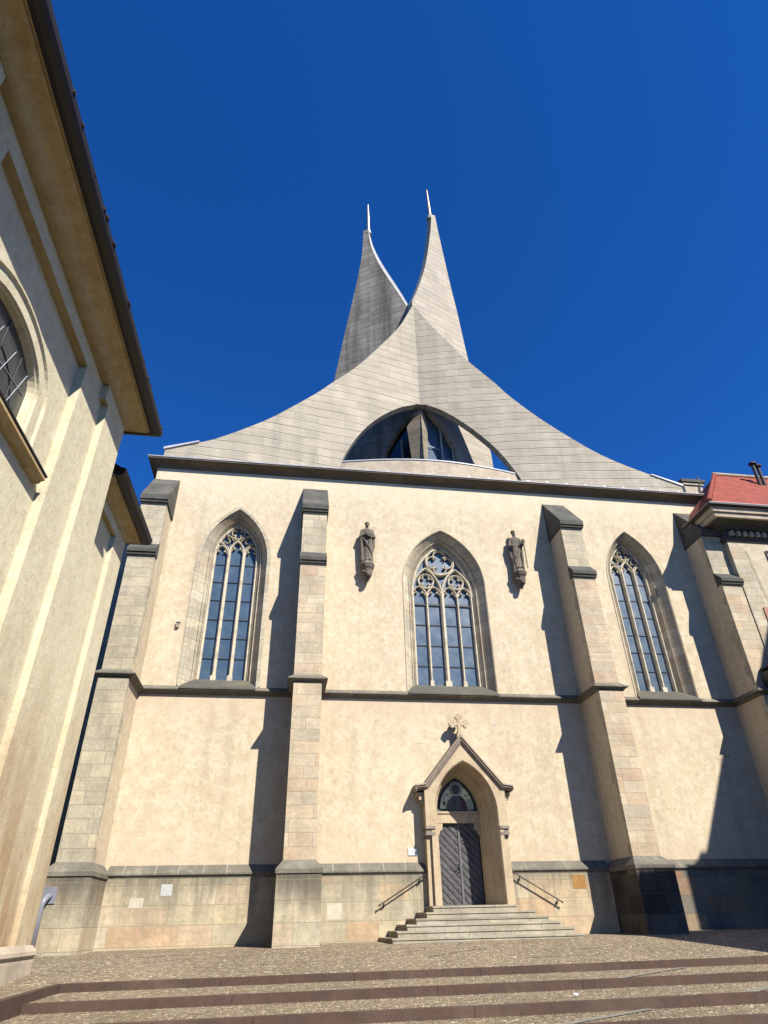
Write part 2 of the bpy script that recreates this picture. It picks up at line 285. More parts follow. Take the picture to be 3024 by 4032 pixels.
# ------------------------------------------------------------------ helpers
def empty(name, loc, label=None, cat=None, group=None):
    o = bpy.data.objects.new(name, None); COL.objects.link(o); o.location = loc; o.empty_display_size = .3
    tag(o, label, cat, group); return o
def tag(o, label=None, cat=None, group=None, kind=None):
    if label: o['label'] = label
    if cat: o['category'] = cat
    if group: o['group'] = group
    if kind: o['kind'] = kind
    return o
def wloc(p):
    v = Vector((0, 0, 0))
    while p: v += p.location; p = p.parent
    return v
class MB:
    def __init__(s): s.v = []; s.f = []; s.mi = []; s.mats = []
    def m(s, mat):
        if mat not in s.mats: s.mats.append(mat)
        return s.mats.index(mat)
    def add(s, vs, fs, mat):
        k = len(s.v); i = s.m(mat); s.v += [tuple(v) for v in vs]; s.f += [tuple(a+k for a in f) for f in fs]; s.mi += [i]*len(fs)
    def box(s, x0, x1, y0, y1, z0, z1, mat):
        s.add([(x0, y0, z0), (x1, y0, z0), (x1, y1, z0), (x0, y1, z0), (x0, y0, z1), (x1, y0, z1), (x1, y1, z1), (x0, y1, z1)],
              [(0, 3, 2, 1), (4, 5, 6, 7), (0, 1, 5, 4), (1, 2, 6, 5), (2, 3, 7, 6), (3, 0, 4, 7)], mat)
    def prism_x(s, prof, x0, x1, mat, cap=None):  # prof [(y,z)] ccw seen from +x ; extruded along x
        n = len(prof); s.add([(x0, y, z) for y, z in prof]+[(x1, y, z) for y, z in prof], [(i, (i+1) % n, n+(i+1) % n, n+i) for i in range(n)], mat)
        s.add([(x0, y, z) for y, z in prof], [tuple(range(n))[::-1]], cap or mat); s.add([(x1, y, z) for y, z in prof], [tuple(range(n))], cap or mat)
    def prism_y(s, prof, y0, y1, mat):  # prof [(x,z)]
        n = len(prof); s.add([(x, y0, z) for x, z in prof]+[(x, y1, z) for x, z in prof], [(i, (i+1) % n, n+(i+1) % n, n+i) for i in range(n)]+[tuple(range(n))[::-1], tuple(range(n, 2*n))], mat)
    def prism_z(s, prof, z0, z1, mat):
        n = len(prof)
        if callable(z0): a = [(x, y, z0(x, y)) for x, y in prof]
        else: a = [(x, y, z0) for x, y in prof]
        if callable(z1): b = [(x, y, z1(x, y)) for x, y in prof]
        else: b = [(x, y, z1) for x, y in prof]
        s.add(a+b, [(i, (i+1) % n, n+(i+1) % n, n+i) for i in range(n)]+[tuple(range(n))[::-1], tuple(range(n, 2*n))], mat)
    def loft(s, rings, mat, closed=False):
        n = len(rings[0]); vs = [p for r in rings for p in r]; fs = []
        for k in range(len(rings)-1):
            for i in range(n if closed else n-1):
                j = (i+1) % n; fs.append((k*n+i, k*n+j, (k+1)*n+j, (k+1)*n+i))
        s.add(vs, fs, mat)
    def tube(s, pts, r, mat, n=8, caps=True):
        pts = [Vector(p) for p in pts]; rings = []; up = None
        for i, p in enumerate(pts):
            a = pts[max(i-1, 0)]; b = pts[min(i+1, len(pts)-1)]; d = (b-a).normalized()
            if up is None: up = d.orthogonal().normalized()
            up = (up-d*up.dot(d)).normalized(); sd = d.cross(up); rr = r[i] if isinstance(r, (list, tuple)) else r
            rings.append([p+(up*math.cos(t)+sd*math.sin(t))*rr for t in [2*math.pi*k/n for k in range(n)]])
        s.loft(rings, mat, True)
        if caps: s.add(rings[0], [tuple(range(n))[::-1]], mat); s.add(rings[-1], [tuple(range(n))], mat)
    def sweep(s, path, prof, mat, closed=False):  # path [(x,y)], prof [(offset to the right, z)]
        P = [Vector(p) for p in path]; n = len(P); rings = []
        for i in range(n):
            if closed: a, b = P[i-1], P[(i+1) % n]
            else: a = P[i-1] if i else None; b = P[i+1] if i < n-1 else None
            d1 = (P[i]-a).normalized() if a is not None else None; d2 = (b-P[i]).normalized() if b is not None else None
            if d1 is None: d1 = d2
            if d2 is None: d2 = d1
            n1 = Vector((d1.y, -d1.x)); n2 = Vector((d2.y, -d2.x)); mm = (n1+n2)
            mm = n1 if mm.length < 1e-6 else mm/ (1+n1.dot(n2))
            rings.append([(P[i].x+mm.x*o, P[i].y+mm.y*o, z) for o, z in prof])
        if closed: rings.append(rings[0])
        s.loft(rings, mat)
        if not closed:
            k = len(prof); s.add(rings[0], [tuple(range(k))], mat); s.add(rings[-1], [tuple(range(k))[::-1]], mat)
    def rib(s, pts, w, y0, y1, mat, closed=False):  # moulded stone bar following a line in the xz plane, front y0 (near), back y1
        P = [Vector((p[0], p[1])) for p in pts]; n = len(P); rings = []
        ym = y0+(y1-y0)*.35
        for i in range(n):
            a = P[i-1] if (i or closed) else P[i]; b = P[(i+1) % n] if (i < n-1 or closed) else P[i]
            d = (b-a); d = d.normalized() if d.length > 1e-9 else Vector((1, 0)); nn = Vector((-d.y, d.x))
            q = lambda o, y: (P[i].x+nn.x*o, y, P[i].y+nn.y*o)
            rings.append([q(-w/2, y1), q(-w/2, ym), q(-w*.17, y0), q(w*.17, y0), q(w/2, ym), q(w/2, y1)])
        if closed: rings.append(rings[0])
        s.loft(rings, mat)
        if not closed: s.add(rings[0], [(0, 1, 2, 3, 4, 5)], mat); s.add(rings[-1], [(5, 4, 3, 2, 1, 0)], mat)
    def plate(s, loops, fn, mat):  # filled polygon with holes; loops in 2D; fn maps (a,b)->xyz
        bm = bmesh.new(); es = []
        for lp in loops:
            vv = [bm.verts.new((a, b, 0)) for a, b in lp]
            for i in range(len(vv)): es.append(bm.edges.new((vv[i], vv[(i+1) % len(vv)])))
        bmesh.ops.triangle_fill(bm, edges=es, use_beauty=True, use_dissolve=False)
        bm.verts.index_update(); vs = [fn(v.co.x, v.co.y) for v in bm.verts]; fs = [tuple(v.index for v in f.verts) for f in bm.faces]
        s.add(vs, fs, mat); bm.free()
    def ball(s, c, r, mat, n=10, k=7):
        rx, ry, rz = r if isinstance(r, tuple) else (r, r, r)
        rings = [[(c[0]+rx*math.sin(math.pi*j/k)*math.cos(2*math.pi*i/n), c[1]+ry*math.sin(math.pi*j/k)*math.sin(2*math.pi*i/n), c[2]-rz*math.cos(math.pi*j/k)) for i in range(n)] for j in range(k+1)]
        s.loft(rings, mat, True)
    def build(s, name, parent=None, smooth=False, fix=True):
        me = bpy.data.meshes.new(name); off = wloc(parent)
        me.from_pydata([(v[0]-off.x, v[1]-off.y, v[2]-off.z) for v in s.v], [], s.f)
        for a in s.mats: me.materials.append(a)
        me.polygons.foreach_set('material_index', s.mi)
        if fix:
            bm = bmesh.new(); bm.from_mesh(me); bmesh.ops.remove_doubles(bm, verts=bm.verts, dist=1e-5)
            bmesh.ops.recalc_face_normals(bm, faces=bm.faces); bm.to_mesh(me); bm.free()
        if smooth: me.polygons.foreach_set('use_smooth', [True]*len(me.polygons))
        me.update(); o = bpy.data.objects.new(name, me); COL.objects.link(o)
        if parent: o.parent = parent
        return o
def arch(cx, a, zb, zs, za, n=14):
    h = za-zs; Rr = (a*a+h*h)/(2*a); pts = [(cx-a, zb), (cx-a, zs)]
    tmax = math.asin(min(1, h/Rr)) if Rr >= a else math.pi-math.asin(min(1, h/Rr))
    for i in range(1, n+1):
        t = tmax*i/n; pts.append((cx-a+Rr-Rr*math.cos(t), zs+Rr*math.sin(t)))
    return pts+[(2*cx-p[0], p[1]) for p in pts[-2::-1]]
def lerp(a, b, t): return a+(b-a)*t

# ------------------------------------------------------------------ the ground
def zt(x, k=0): return -.762+.0045*max(-20, min(30, x))-.112*k
zg_f = lambda x: -.455+.006*max(-10, min(25, x))
zm_f = lambda x: -.50+.006*max(-10, min(25, x)); YM = -2.2
YR = [-6.35, -8.15, -9.75, -10.85, -12.4, -13.9, -15.4]
g = MB()
g.add([(-900, -900, -1.62), (900, -900, -1.62), (900, 900, -1.62), (-900, 900, -1.62)], [(0, 1, 2, 3)], ASPHALT)
tag(g.build('ground', fix=False), kind='structure')
g = MB(); xs = [-3.5, 0, 4, 8, 12, 20, 34]
for a, b in zip(xs[:-1], xs[1:]):
    g.add([(a, YR[0], zt(a)), (b, YR[0], zt(b)), (b, YM, zm_f(b)), (a, YM, zm_f(a)), (a, .6, zg_f(a)), (b, .6, zg_f(b))], [(0, 1, 2, 3), (3, 2, 5, 4)], COBBLE)
g.add([(-34, -19.5, zt(-34)), (-3.5, -19.5, zt(-3.5)), (-3.5, YR[0], zt(-3.5)), (-34, YR[0], zt(-34))], [(0, 1, 2, 3)], COBBLE)
g.add([(-34, YR[0], zt(-34)), (-3.5, YR[0], zt(-3.5)), (-3.5, YM, zm_f(-3.5)), (-34, YM, zm_f(-34)), (-3.5, .6, zg_f(-3.5)), (-34, .6, zg_f(-34)), (-34, 30, -.5), (34, 30, -.4), (34, .6, zg_f(34))], [(0, 1, 2, 3), (3, 2, 4, 5), (5, 4, 8, 7, 6)], COBBLE)
tag(g.build('church_terrace', fix=False), kind='structure')
g = MB()
for (xa, ya, xb, yb_, wd) in [(3.1, -4.6, 5.0, -3.2, .018), (5.0, -5.3, 6.6, -5.25, .02), (-2.2, -3.6, .6, -3.1, .012), (-1.5, -4.9, 2.0, -4.6, .010), (-2.9, -2.9, -.8, -2.6, .015), (6.6, -4.2, 8.2, -3.9, .012)]:
    d = Vector((xb-xa, yb_-ya, 0)); nn = Vector((-d.y, d.x, 0)).normalized()*wd
    zq = lambda x, y: lerp(zt(x), zm_f(x), (y-YR[0])/(YM-YR[0]))+.005
    g.add([(p.x, p.y, zq(p.x, p.y)) for p in (Vector((xa, ya, 0))-nn, Vector((xb, yb_, 0))-nn*.3, Vector((xb, yb_, 0))+nn*.3, Vector((xa, ya, 0))+nn)], [(0, 1, 2, 3)], DIRT)
tag(g.build('paving_seams', fix=False), kind='structure')
g = MB()
for (xa, ya, xb, yb_, wd, k) in [(6.6, -9.7, 8.6, -8.2, .10, 2), (3.4, -10.8, 5.1, -9.8, .07, 3), (5.5, -8.12, 7.6, -6.5, .06, 1), (-1.2, -8.0, 2.2, -7.1, .015, 1)]:
    nn = Vector((-(yb_-ya), xb-xa, 0)).normalized()*wd
    zq = lambda x, y, k=k: lerp(zt(x, k), zt(x, k-1+0) if False else zt(x, k), 0)+.005
    g.add([(p.x, p.y, zq(p.x, p.y)) for p in (Vector((xa, ya, 0))-nn, Vector((xb, yb_, 0))-nn, Vector((xb, yb_, 0))+nn, Vector((xa, ya, 0))+nn)], [(0, 1, 2, 3)], STRIP)
tag(g.build('paving_strips', fix=False), kind='structure')
g = MB()
for k in range(6):
    g.add([(-3.5, YR[k+1], zt(-3.5, k+1)), (34, YR[k+1], zt(34, k+1)), (34, YR[k], zt(34, k+1)), (-3.5, YR[k], zt(-3.5, k+1))], [(0, 1, 2, 3)], COBBLE)
tag(g.build('step_treads', fix=False), kind='structure')
g = MB()
for k in range(7):
    y = YR[k]; xx = -3.44
    while xx < 34:
        L = random.uniform(2.2, 3.4); e = min(34, xx+L)
        jy = random.uniform(-.006, .006); jz = random.uniform(.003, .009)
        g.prism_z([(xx, y-.03+jy), (e-.006, y-.03+jy), (e-.006, y+.11), (xx, y+.11)], lambda x, yy, k=k: zt(x, k+1)-.05, lambda x, yy, k=k, j=jz: zt(x, k)+j, RISER)
        xx = e
g.prism_z([(-3.56, -19.5), (-3.42, -19.5), (-3.44, YR[0]-.03), (-3.44, YR[0]+.08), (-3.56, YR[0]+.08)], -1.7, lambda x, y: zt(-3.5)+.007, RISER)
tag(g.build('step_edges'), kind='structure')

# ------------------------------------------------------------------ the church
church = empty('church', (5.3, 0, -.45), 'pale plastered gothic church front with buttresses under twin curved concrete spires', 'church')
BX = [(-5.39, -4.56), (.11, .94), (9.65, 10.46), (15.33, 16.14)]
WINS = [(-2.2, 1.14, 10.75, 12.84, .78, 11.15, 12.46), (5.31, 1.49, 10.15, 12.40, 1.12, 10.05, 12.03), (12.86, 1.12, 10.75, 12.86, .74, 11.15, 12.52)]
DX = 5.31
w = MB()
holes = [arch(cx, a, 6.22, zs, za) for cx, a, zs, za, *_ in WINS]+[arch(DX, .93, -.2, 2.6, 4.0)]
w.plate([[(-5.4, -1.6), (16.6, -1.6), (16.6, 14.6), (-5.4, 14.6)]]+holes, lambda a, b: (a, 0, b), PLASTER)
w.add([(-5.4, 0, -1.6), (-5.4, 24, -1.6), (-5.4, 24, 14.6), (-5.4, 0, 14.6)], [(0, 1, 2, 3)], PLASTER)
w.add([(16.6, 0, -1.6), (16.6, 24, -1.6), (16.6, 24, 14.6), (16.6, 0, 14.6)], [(3, 2, 1, 0)], PLASTER)
w.add([(-5.4, 24, -1.6), (16.6, 24, -1.6), (16.6, 24, 14.6), (-5.4, 24, 14.6)], [(3, 2, 1, 0)], PLASTER)
w.add([(-5.4, 0, 14.6), (16.6, 0, 14.6), (16.6, 24, 14.6), (-5.4, 24, 14.6)], [(0, 1, 2, 3)], LEADROOF)
w.build('wall', church, fix=False)
# plaster scars on the wall
for (cx, cz, sx, sz) in [(6.62, 5.28, .07, .13), (6.86, 5.0, .05, .10), (7.28, 4.86, .10, .02), (4.15, 4.62, .14, .025), (1.3, 13.3, .1, .12), (-4.86+.9, 7.72, .0, .0)]:
    if sx == 0: continue
    sc = MB()
    pts = [(cx+sx*math.cos(t)*random.uniform(.55, 1), cz+sz*math.sin(t)*random.uniform(.6, 1)) for t in [2*math.pi*i/9 for i in range(9)]]
    sc.prism_y(pts, -.006, .01, PALEST); sc.build('plaster_patch', church)
sc = MB(); sc.box(-3.77, -3.68, -.08, .02, 8.12, 8.28, JOINT); sc.box(-3.775, -3.65, -.10, -.02, 8.281, 8.30, DARKST)
sc.build('wall_box', church)

# buttresses with ashlar faces, toothed quoins, offsets and caps
def buttress(x0, x1, y_off=0, plinth=PLINTH_D):
    bt = MB()
    prof = [(.05, -1.2), (-1.45, -1.2), (-1.45, 5.95), (-1.31, 6.2), (-1.31, 10.2), (-1.10, 10.5), (-1.10, 12.3), (-.35, 12.6), (.05, 13.7)]
    n = len(prof)
    for i in range(n-1):
        (ya, za), (yb, zb) = prof[i], prof[i+1]
        front = abs(ya-yb) < 1e-6
        mt = (ASHLAR if zb < 7 else ASHLAR_D if (zb > 11 or x0 < -4) else ASHLAR) if front else DARKST
        if x0 < -4 and front: mt = ASHLAR_D
        bt.add([(x0, ya, za), (x1, ya, za), (x1, yb, zb), (x0, yb, zb)], [(0, 1, 2, 3)], mt)
    for xx in (x0, x1): bt.add([(xx, y, z) for y, z in prof], [tuple(range(n))], PLASTER)
    rng = random.Random(int(x0*10)); z = 1.35
    while z < 12.2:
        yf = -1.45 if z < 5.8 else -1.31 if z < 10.1 else -1.10
        h = rng.choice([.26, .30, .33, .36])
        if not (5.6 < z < 6.25 or 9.8 < z < 10.6):
            for sgn, xx in ((-1, x0), (1, x1)):
                Lq = rng.choice([.10, .16, .2, .30, .36]) if z < 9 else rng.uniform(.1, .25)
                xa, xb = sorted((xx, xx+sgn*.004)); yb2 = yf+Lq
                bt.box(xa, xb, yf+.001, yb2, z, z+h-.012, ASHLAR_D)
        z += h
    b = bt.build('buttress', church)
    def slab(yf, zb, zt_, yback, zback, ov, nm):
        dark = MB(); dark.prism_x([(yback, zb), (yf+.05, zb), (yf+.04, zb+.06), (yf, zb+.09), (yf, zt_), (yback, zback)], x0-ov, x1+ov, DARKST); dark.build(nm, b)
    slab(-1.43, 10.03, 10.24, -1.08, 10.60, .035, 'offset_slab')
    slab(-1.24, 12.19, 12.45, .02, 13.98, .05, 'cap_stone')
    pl = MB()
    xa, xb = x0-.15, x1+.15
    pl.box(xa, xb, -1.75, -.02, -1.2, 1.06, plinth)
    dk = [(xa-.03, -1.78), (xb+.03, -1.78), (xb+.03, .0), (xa-.03, .0)]
    up = [(x0-.002, -1.452), (x1+.002, -1.452), (x1+.002, .0), (x0-.002, .0)]
    bot = [(x, y, 1.045) for x, y in dk]; mid = [(x, y, 1.14) for x, y in dk]; tp = [(x, y, 1.36) for x, y in up]
    pl.add(bot+mid+tp, [(0, 1, 5, 4), (1, 2, 6, 5), (2, 3, 7, 6), (3, 0, 4, 7), (4, 5, 9, 8), (5, 6, 10, 9), (6, 7, 11, 10), (7, 4, 8, 11), (3, 2, 1, 0)], LEDGE)
    pl.build('buttress_plinth', b)
    return b
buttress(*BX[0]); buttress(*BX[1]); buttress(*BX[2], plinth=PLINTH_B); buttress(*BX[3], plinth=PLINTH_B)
# side buttress seen end on beyond the corner
bt = MB(); bt.prism_y([(-5.4, -1.2), (-5.4, 13.2), (-6.2, 12.2), (-6.5, 12.1), (-6.5, 10.3), (-6.7, 10.1), (-6.7, -1.2)], .25, 1.05, ASHLAR_D)
bt.build('side_buttress', church)

# string course and wall plinth, running round the buttresses
def run(y_b):
    pth = [(-5.39, .6)]
    for i, (a, b) in enumerate(BX):
        if i: pth.append((a, 0))
        pth += [(a, y_b), (b, y_b)]
        if i < 3: pth.append((b, 0))
    return pth
st = MB(); st.sweep(run(-1.37), [(-.1, 6.26), (.0, 6.23), (.175, 6.10), (.175, 6.07), (.11, 6.04), (.06, 6.0), (.03, 5.96), (-.09, 5.95)], LEDGE)
for a_, b_ in ((BX[0][1], BX[1][0]), (BX[1][1], BX[2][0]), (BX[2][1], BX[3][0])):
    xx = a_+.5
    while xx < b_-.2:
        st.add([(xx-.010, -.0-.006, 6.236), (xx+.010, -.006, 6.236), (xx+.010, -.182, 6.106), (xx-.010, -.182, 6.106)], [(0, 1, 2, 3)], JOINT); xx += random.uniform(.6, 1.1)
st.build('string_course', church)
PLINTH_SHADE = mat_ashlar('shade_darkened_plinth_blocks', [(.34, .29, .21), (.22, .20, .165), (.38, .31, .21), (.40, .24, .13), (.30, .27, .21)], bw=.86, rh=.44, grime=.7, dirt=(.09, .085, .07), mcol=(.2, .17, .13))  # block colours darkened to paint in the shade right of the third buttress
ORANGE = mat_stone('orange_sandstone_block', (.52, .29, .10), (.42, .22, .07))
segs = [[(BX[0][1]+.14, 0), (BX[1][0]-.14, 0)], [(BX[1][1]+.14, 0), (4.02, 0), (4.02, .25)], [(6.60, .25), (6.60, 0), (BX[2][0]-.14, 0)], [(BX[2][1]+.14, 0), (BX[3][0]-.14, 0)]]
for si, s_ in enumerate(segs):
    pl = MB()
    pl.sweep(s_, [(-.05, 1.38), (0, 1.365), (.19, 1.17), (.195, 1.13), (.15, 1.09), (.14, 1.05), (-.05, 1.03)], LEDGE)
    xa, xb = min(p[0] for p in s_), max(p[0] for p in s_); xx = xa+.4
    while xx < xb-.25:
        pl.add([(xx-.012, -.002, 1.371), (xx+.012, -.002, 1.371), (xx+.012, -.196, 1.174), (xx-.012, -.196, 1.174)], [(0, 1, 2, 3)], JOINT)
        pl.add([(xx-.012, -.1985, 1.175), (xx+.012, -.1985, 1.175), (xx+.012, -.1985, 1.13), (xx-.012, -.1985, 1.13)], [(0, 1, 2, 3)], JOINT); xx += random.uniform(.55, 1.3)
    pl.sweep(s_, [(-.05, 1.05), (.14, 1.05), (.14, -1.2), (-.05, -1.2)], PLINTH_SHADE if si == 3 else PLINTH)
    if si == 0: pl.box(-3.0, -2.72, -.143, -.1, .66, .92, WHITEST); pl.box(-3.75, -3.4, -.143, -.1, .40, .62, PALEST)
    if si == 1: pl.box(1.35, 1.75, -.143, -.1, .05, .42, PALEST)
    if si == 2: pl.box(8.33, 8.72, -.146, -.1, .66, 1.0, ORANGE)
    pl.build('plinth', church)

# main cornice with zinc edge
co = MB(); cpath = [(-5.4, 5), (-5.4, 0), (16.9, 0)]
co.sweep(cpath, [(-.05, 14.46), (.03, 14.47), (.04, 14.51), (.07, 14.52), (.09, 14.57), (.15, 14.62), (.23, 14.65), (.30, 14.66), (.31, 14.69), (.34, 14.70), (.34, 14.76), (-.1, 14.80)], CORNST)
cn = co.build('cornice', church)
zn = MB(); zn.sweep(cpath, [(.335, 14.76), (.365, 14.755), (.37, 14.79), (.1, 14.86), (-.3, 14.90)], ZINC)
xx = -4.9
while xx < 16.6: zn.box(xx-.05, xx+.05, -.34, -.25, 14.78, 14.86, ZINC); xx += .82
zn.build('zinc_edging', cn)

# windows
def cusps(mb, cx, cz, r, n, w, y0, y1, rot=0):
    # foils drawn as arcs inside a circle
    rc = r*.48; d = r*.50
    for k in range(n):
        a = rot+2*math.pi*k/n; ox, oz = cx+d*math.cos(a), cz+d*math.sin(a); half = math.pi*(.68 if n == 4 else .60)
        pts = [(ox+rc*math.cos(a+half*(2*i/12-1)), oz+rc*math.sin(a+half*(2*i/12-1))) for i in range(13)]
        mb.rib(pts, w, y0, y1, TRACERY)
def circle(cx, cz, r, n=28): return [(cx+r*math.cos(2*math.pi*i/n), cz+r*math.sin(2*math.pi*i/n)) for i in range(n)]
def head(mb, cx, a, zs, za, w=.05):
    mb.rib(arch(cx, a, zs-.02, zs, za, 8), w+.015, .455, .57, TRACERY)
    # two cusps in the light's head
    for sg in (-1, 1):
        x0, z0 = cx+sg*a*.86, zs+.03; x1, z1 = cx+sg*a*.30, zs+(za-zs)*.34; x3, z3 = cx+sg*a*.52, zs+(za-zs)*.72
        mb.rib([(x0, z0), (lerp(x0, x1, .5)+sg*.015, lerp(z0, z1, .5)+.05), (x1, z1)], w*.8, .48, .56, TRACERY)
        mb.rib([(x1, z1), (lerp(x1, x3, .5)+sg*.045, lerp(z1, z3, .5)+.015), (x3, z3)], w*.8, .48, .56, TRACERY)
for wi, (cx, ao, zso, zao, ai, zsi, zai) in enumerate(WINS):
    jm = MB()
    stn = [(-.42, .012), (-.42, -.016), (-.26, -.022), (0, -.012), (.02, .06), (.10, .08), (.58, .33), (.66, .30), (.76, .36), (.84, .44), (.90, .41), (.98, .46), (1., .62)] if wi == 0 else \
          [(-.12, .012), (-.12, -.02), (-.05, -.02), (0, .02), (.03, .08), (.12, .10), (.58, .33), (.66, .30), (.76, .36), (.84, .44), (.90, .41), (.98, .46), (1., .62)]
    rings = []
    for fr, y in stn:
        f2 = fr
        o = arch(cx, lerp(ao, ai, f2), 6.20+max(0, min(1, y/.46))*.38, lerp(zso, zsi, f2), lerp(zao, zai, f2), 16)
        rings.append([(p[0], y, p[1]) for p in o])
    if wi == 0:  # narrow stone band: shrink the outermost rings on the arch
        for k in range(3):
            o = arch(cx, ao+.13, 6.26, zso, zao+.10, 16); rings[k] = [(p[0], stn[k][1], p[1]) for p in o]
    jm.loft(rings, JAMB)
    win = jm.build('window', church)
    sl_ = MB(); sl_.add([(cx-ao-.02, -.20, 6.10), (cx+ao+.02, -.20, 6.10), (cx+ao+.02, -.19, 6.16), (cx-ao-.02, -.19, 6.16), (cx-ai-.05, .46, 6.60), (cx+ai+.05, .46, 6.60), (cx+ai+.05, .7, 6.62), (cx-ai-.05, .7, 6.62),
                         (cx-ao+.02, -.02, 6.27), (cx+ao-.02, -.02, 6.27)], [(0, 1, 2, 3), (3, 2, 9, 8), (8, 9, 5, 4), (4, 5, 6, 7)], SILLST)
    sl_.build('window_sill', win)
    tr = MB()
    tr.rib(arch(cx, ai-.03, 6.5, zsi, zai-.04, 16), .10, .45, .60, TRACERY)
    bars = MB()
    if wi == 1:
        l, c, r2 = cx-.57, cx, cx+.57
        for mx, ww in ((l, .085), (c, .14), (r2, .085)):
            tr.rib([(mx, 6.55), (mx, 9.96)], ww, .43 if ww > .1 else .46, .60, TRACERY); tr.box(mx-ww*.75, mx+ww*.75, .40, .55, 6.56, 6.74, TRACERY)
        for q in (-.845, -.285, .285, .845): head(tr, cx+q, .265, 9.90, 10.27)
        for sg in (-1, 1):
            tr.rib(arch(cx+sg*.565, .555, 9.9, 9.98, 11.02, 12), .085, .44, .58, TRACERY)
            tr.rib(circle(cx+sg*.565, 10.50, .285), .055, .47, .57, TRACERY, True); cusps(tr, cx+sg*.565, 10.50, .27, 4, .04, .49, .56, math.pi/4*0+math.pi/2)
        tr.rib(circle(cx, 11.30, .53), .08, .44, .58, TRACERY, True); cusps(tr, cx, 11.30, .50, 4, .055, .47, .57, math.pi/2)
        zb = [9.58, 8.80, 8.03, 7.29]
    else:
        sx = ai/.78
        l, r2 = cx-.255*sx, cx+.27*sx
        for mx in (l, r2):
            tr.rib([(mx, 6.55), (mx, 11.28)], .12, .43, .60, TRACERY); tr.box(mx-.085, mx+.085, .40, .55, 6.56, 6.72, TRACERY)
        head(tr, cx-.52*sx, .25*sx, 11.17, 11.55); head(tr, cx+.525*sx, .245*sx, 11.17, 11.55); head(tr, cx+.01, .25*sx, 11.27, 11.74)
        for sg in (-1, 1):
            # intersecting branches rising from the mullions
            P0 = (cx+sg*.26*sx, 11.30); tr.rib([P0, (cx+sg*.22*sx, 11.52), (cx+sg*.08*sx, 11.72), (cx-sg*.12*sx, 11.86), (cx-sg*.34*sx, 11.97), (cx-sg*.50*sx, 12.06)], .05, .45, .57, TRACERY)
            tr.rib([(cx+sg*.26*sx, 11.34), (cx+sg*.34*sx, 11.50), (cx+sg*.50*sx, 11.62), (cx+sg*.74*sx, 11.72)], .045, .45, .57, TRACERY)
            cusps(tr, cx+sg*.43*sx, 11.80, .17, 3, .035, .48, .56, math.pi/2)
            tr.rib([(cx+sg*.13*sx, 11.76), (cx+sg*.20*sx, 11.86), (cx+sg*.36*sx, 11.98)], .035, .47, .56, TRACERY)
        cusps(tr, cx, 12.10, .24, 4, .04, .47, .56, math.pi/2)
        zb = [10.80, 10.11, 9.41, 8.70, 8.03, 7.33]
    tr.build('tracery', win)
    gl = MB(); o = arch(cx, ai-.02, 6.5, zsi, zai-.03, 14); gl.plate([o], lambda a, b: (a, .585, b), GLASS)
    glo = gl.build('glass', win, fix=False)
    for z in zb: bars.box(cx-ai, cx+ai, .560, .578, z-(.018 if wi == 1 else .011), z+(.018 if wi == 1 else .011), LEAD)
    if wi == 1:
        for z in (9.58,): bars.box(cx-ai, cx+ai, .54, .579, z-.035, z+.03, LEAD)
    bars.build('glazing_bars', win)

# portal
po = MB()
stn = [(1.30, 3.0, 0, 0)]
def oarch(a, zs, za, y, zb=-.1): return [(p[0], y, p[1]) for p in arch(DX, a, zb, zs, za, 14)]
rings = [oarch(.955, 2.6, 4.04, -.43), oarch(.93, 2.6, 4.0, -.40), oarch(.90, 2.6, 3.97, -.30), oarch(.93, 2.6, 4.0, -.24), oarch(.85, 2.62, 3.95, -.10), oarch(.80, 2.64, 3.90, -.02), oarch(.80, 2.64, 3.90, .10),
         oarch(.76, 2.67, 3.86, .16), oarch(.78, 2.67, 3.88, .22), oarch(.71, 2.70, 3.80, .33), oarch(.71, 2.70, 3.80, .42), oarch(.66, 2.74, 3.75, .50), oarch(.665, 2.74, 3.75, .56), oarch(.64, 2.75, 3.72, .66)]
po.loft(rings, PORTAL)
# front of the portal: gable plate with the arch cut out
front_up = [(DX-1.215, 2.24), (DX-1.215, 3.20), (DX-1.164, 3.33), (DX, 4.66), (DX+1.164, 3.33), (DX+1.215, 3.20), (DX+1.215, 2.24)]
cut = [p for p in arch(DX, .955, 2.24, 2.6, 4.04, 14)]
loop = front_up+cut[::-1]
po.plate([loop], lambda a, b: (a, -.43, b), PORTAL)
lo = [(DX-1.205, -.1), (DX-1.205, 2.24), (DX-.955, 2.24), (DX-.955, -.1)]
for sg in (-1, 1):
    xa, xb = sorted((DX+sg*1.205, DX+sg*.955))
    po.box(xa, xb, -.34, .05, -.1, 1.98, PORTAL)
    xi, xo2 = DX+sg*.955, DX+sg*1.06; xa2, xb2 = sorted((xi, xo2)); po.box(xa2, xb2, -.43, -.3, -.1, 2.24, PORTAL)
    xa, xb = sorted((DX+sg*1.215, DX+sg*.975))
    po.box(xa, xb, -.428, .05, 2.24, 3.34, PORTAL)
    for zc, yy, e in ((2.22, -.46, .02), (2.14, -.42, .0), (2.06, -.44, .015), (2.0, -.38, -.01)):
        po.box(xa-e, xb+e, yy, .04, zc-.05, zc+.025, HOODST)
    for k, (dz, ex) in enumerate(((3.10, .20), (3.00, .14), (2.90, .07))):
        xc, xd = sorted((DX+sg*1.215, DX+sg*(1.215+ex))); po.box(xc, xd, -.30, .03, dz-.05, dz+.05, PORTAL)
portal = po.build('portal', church)
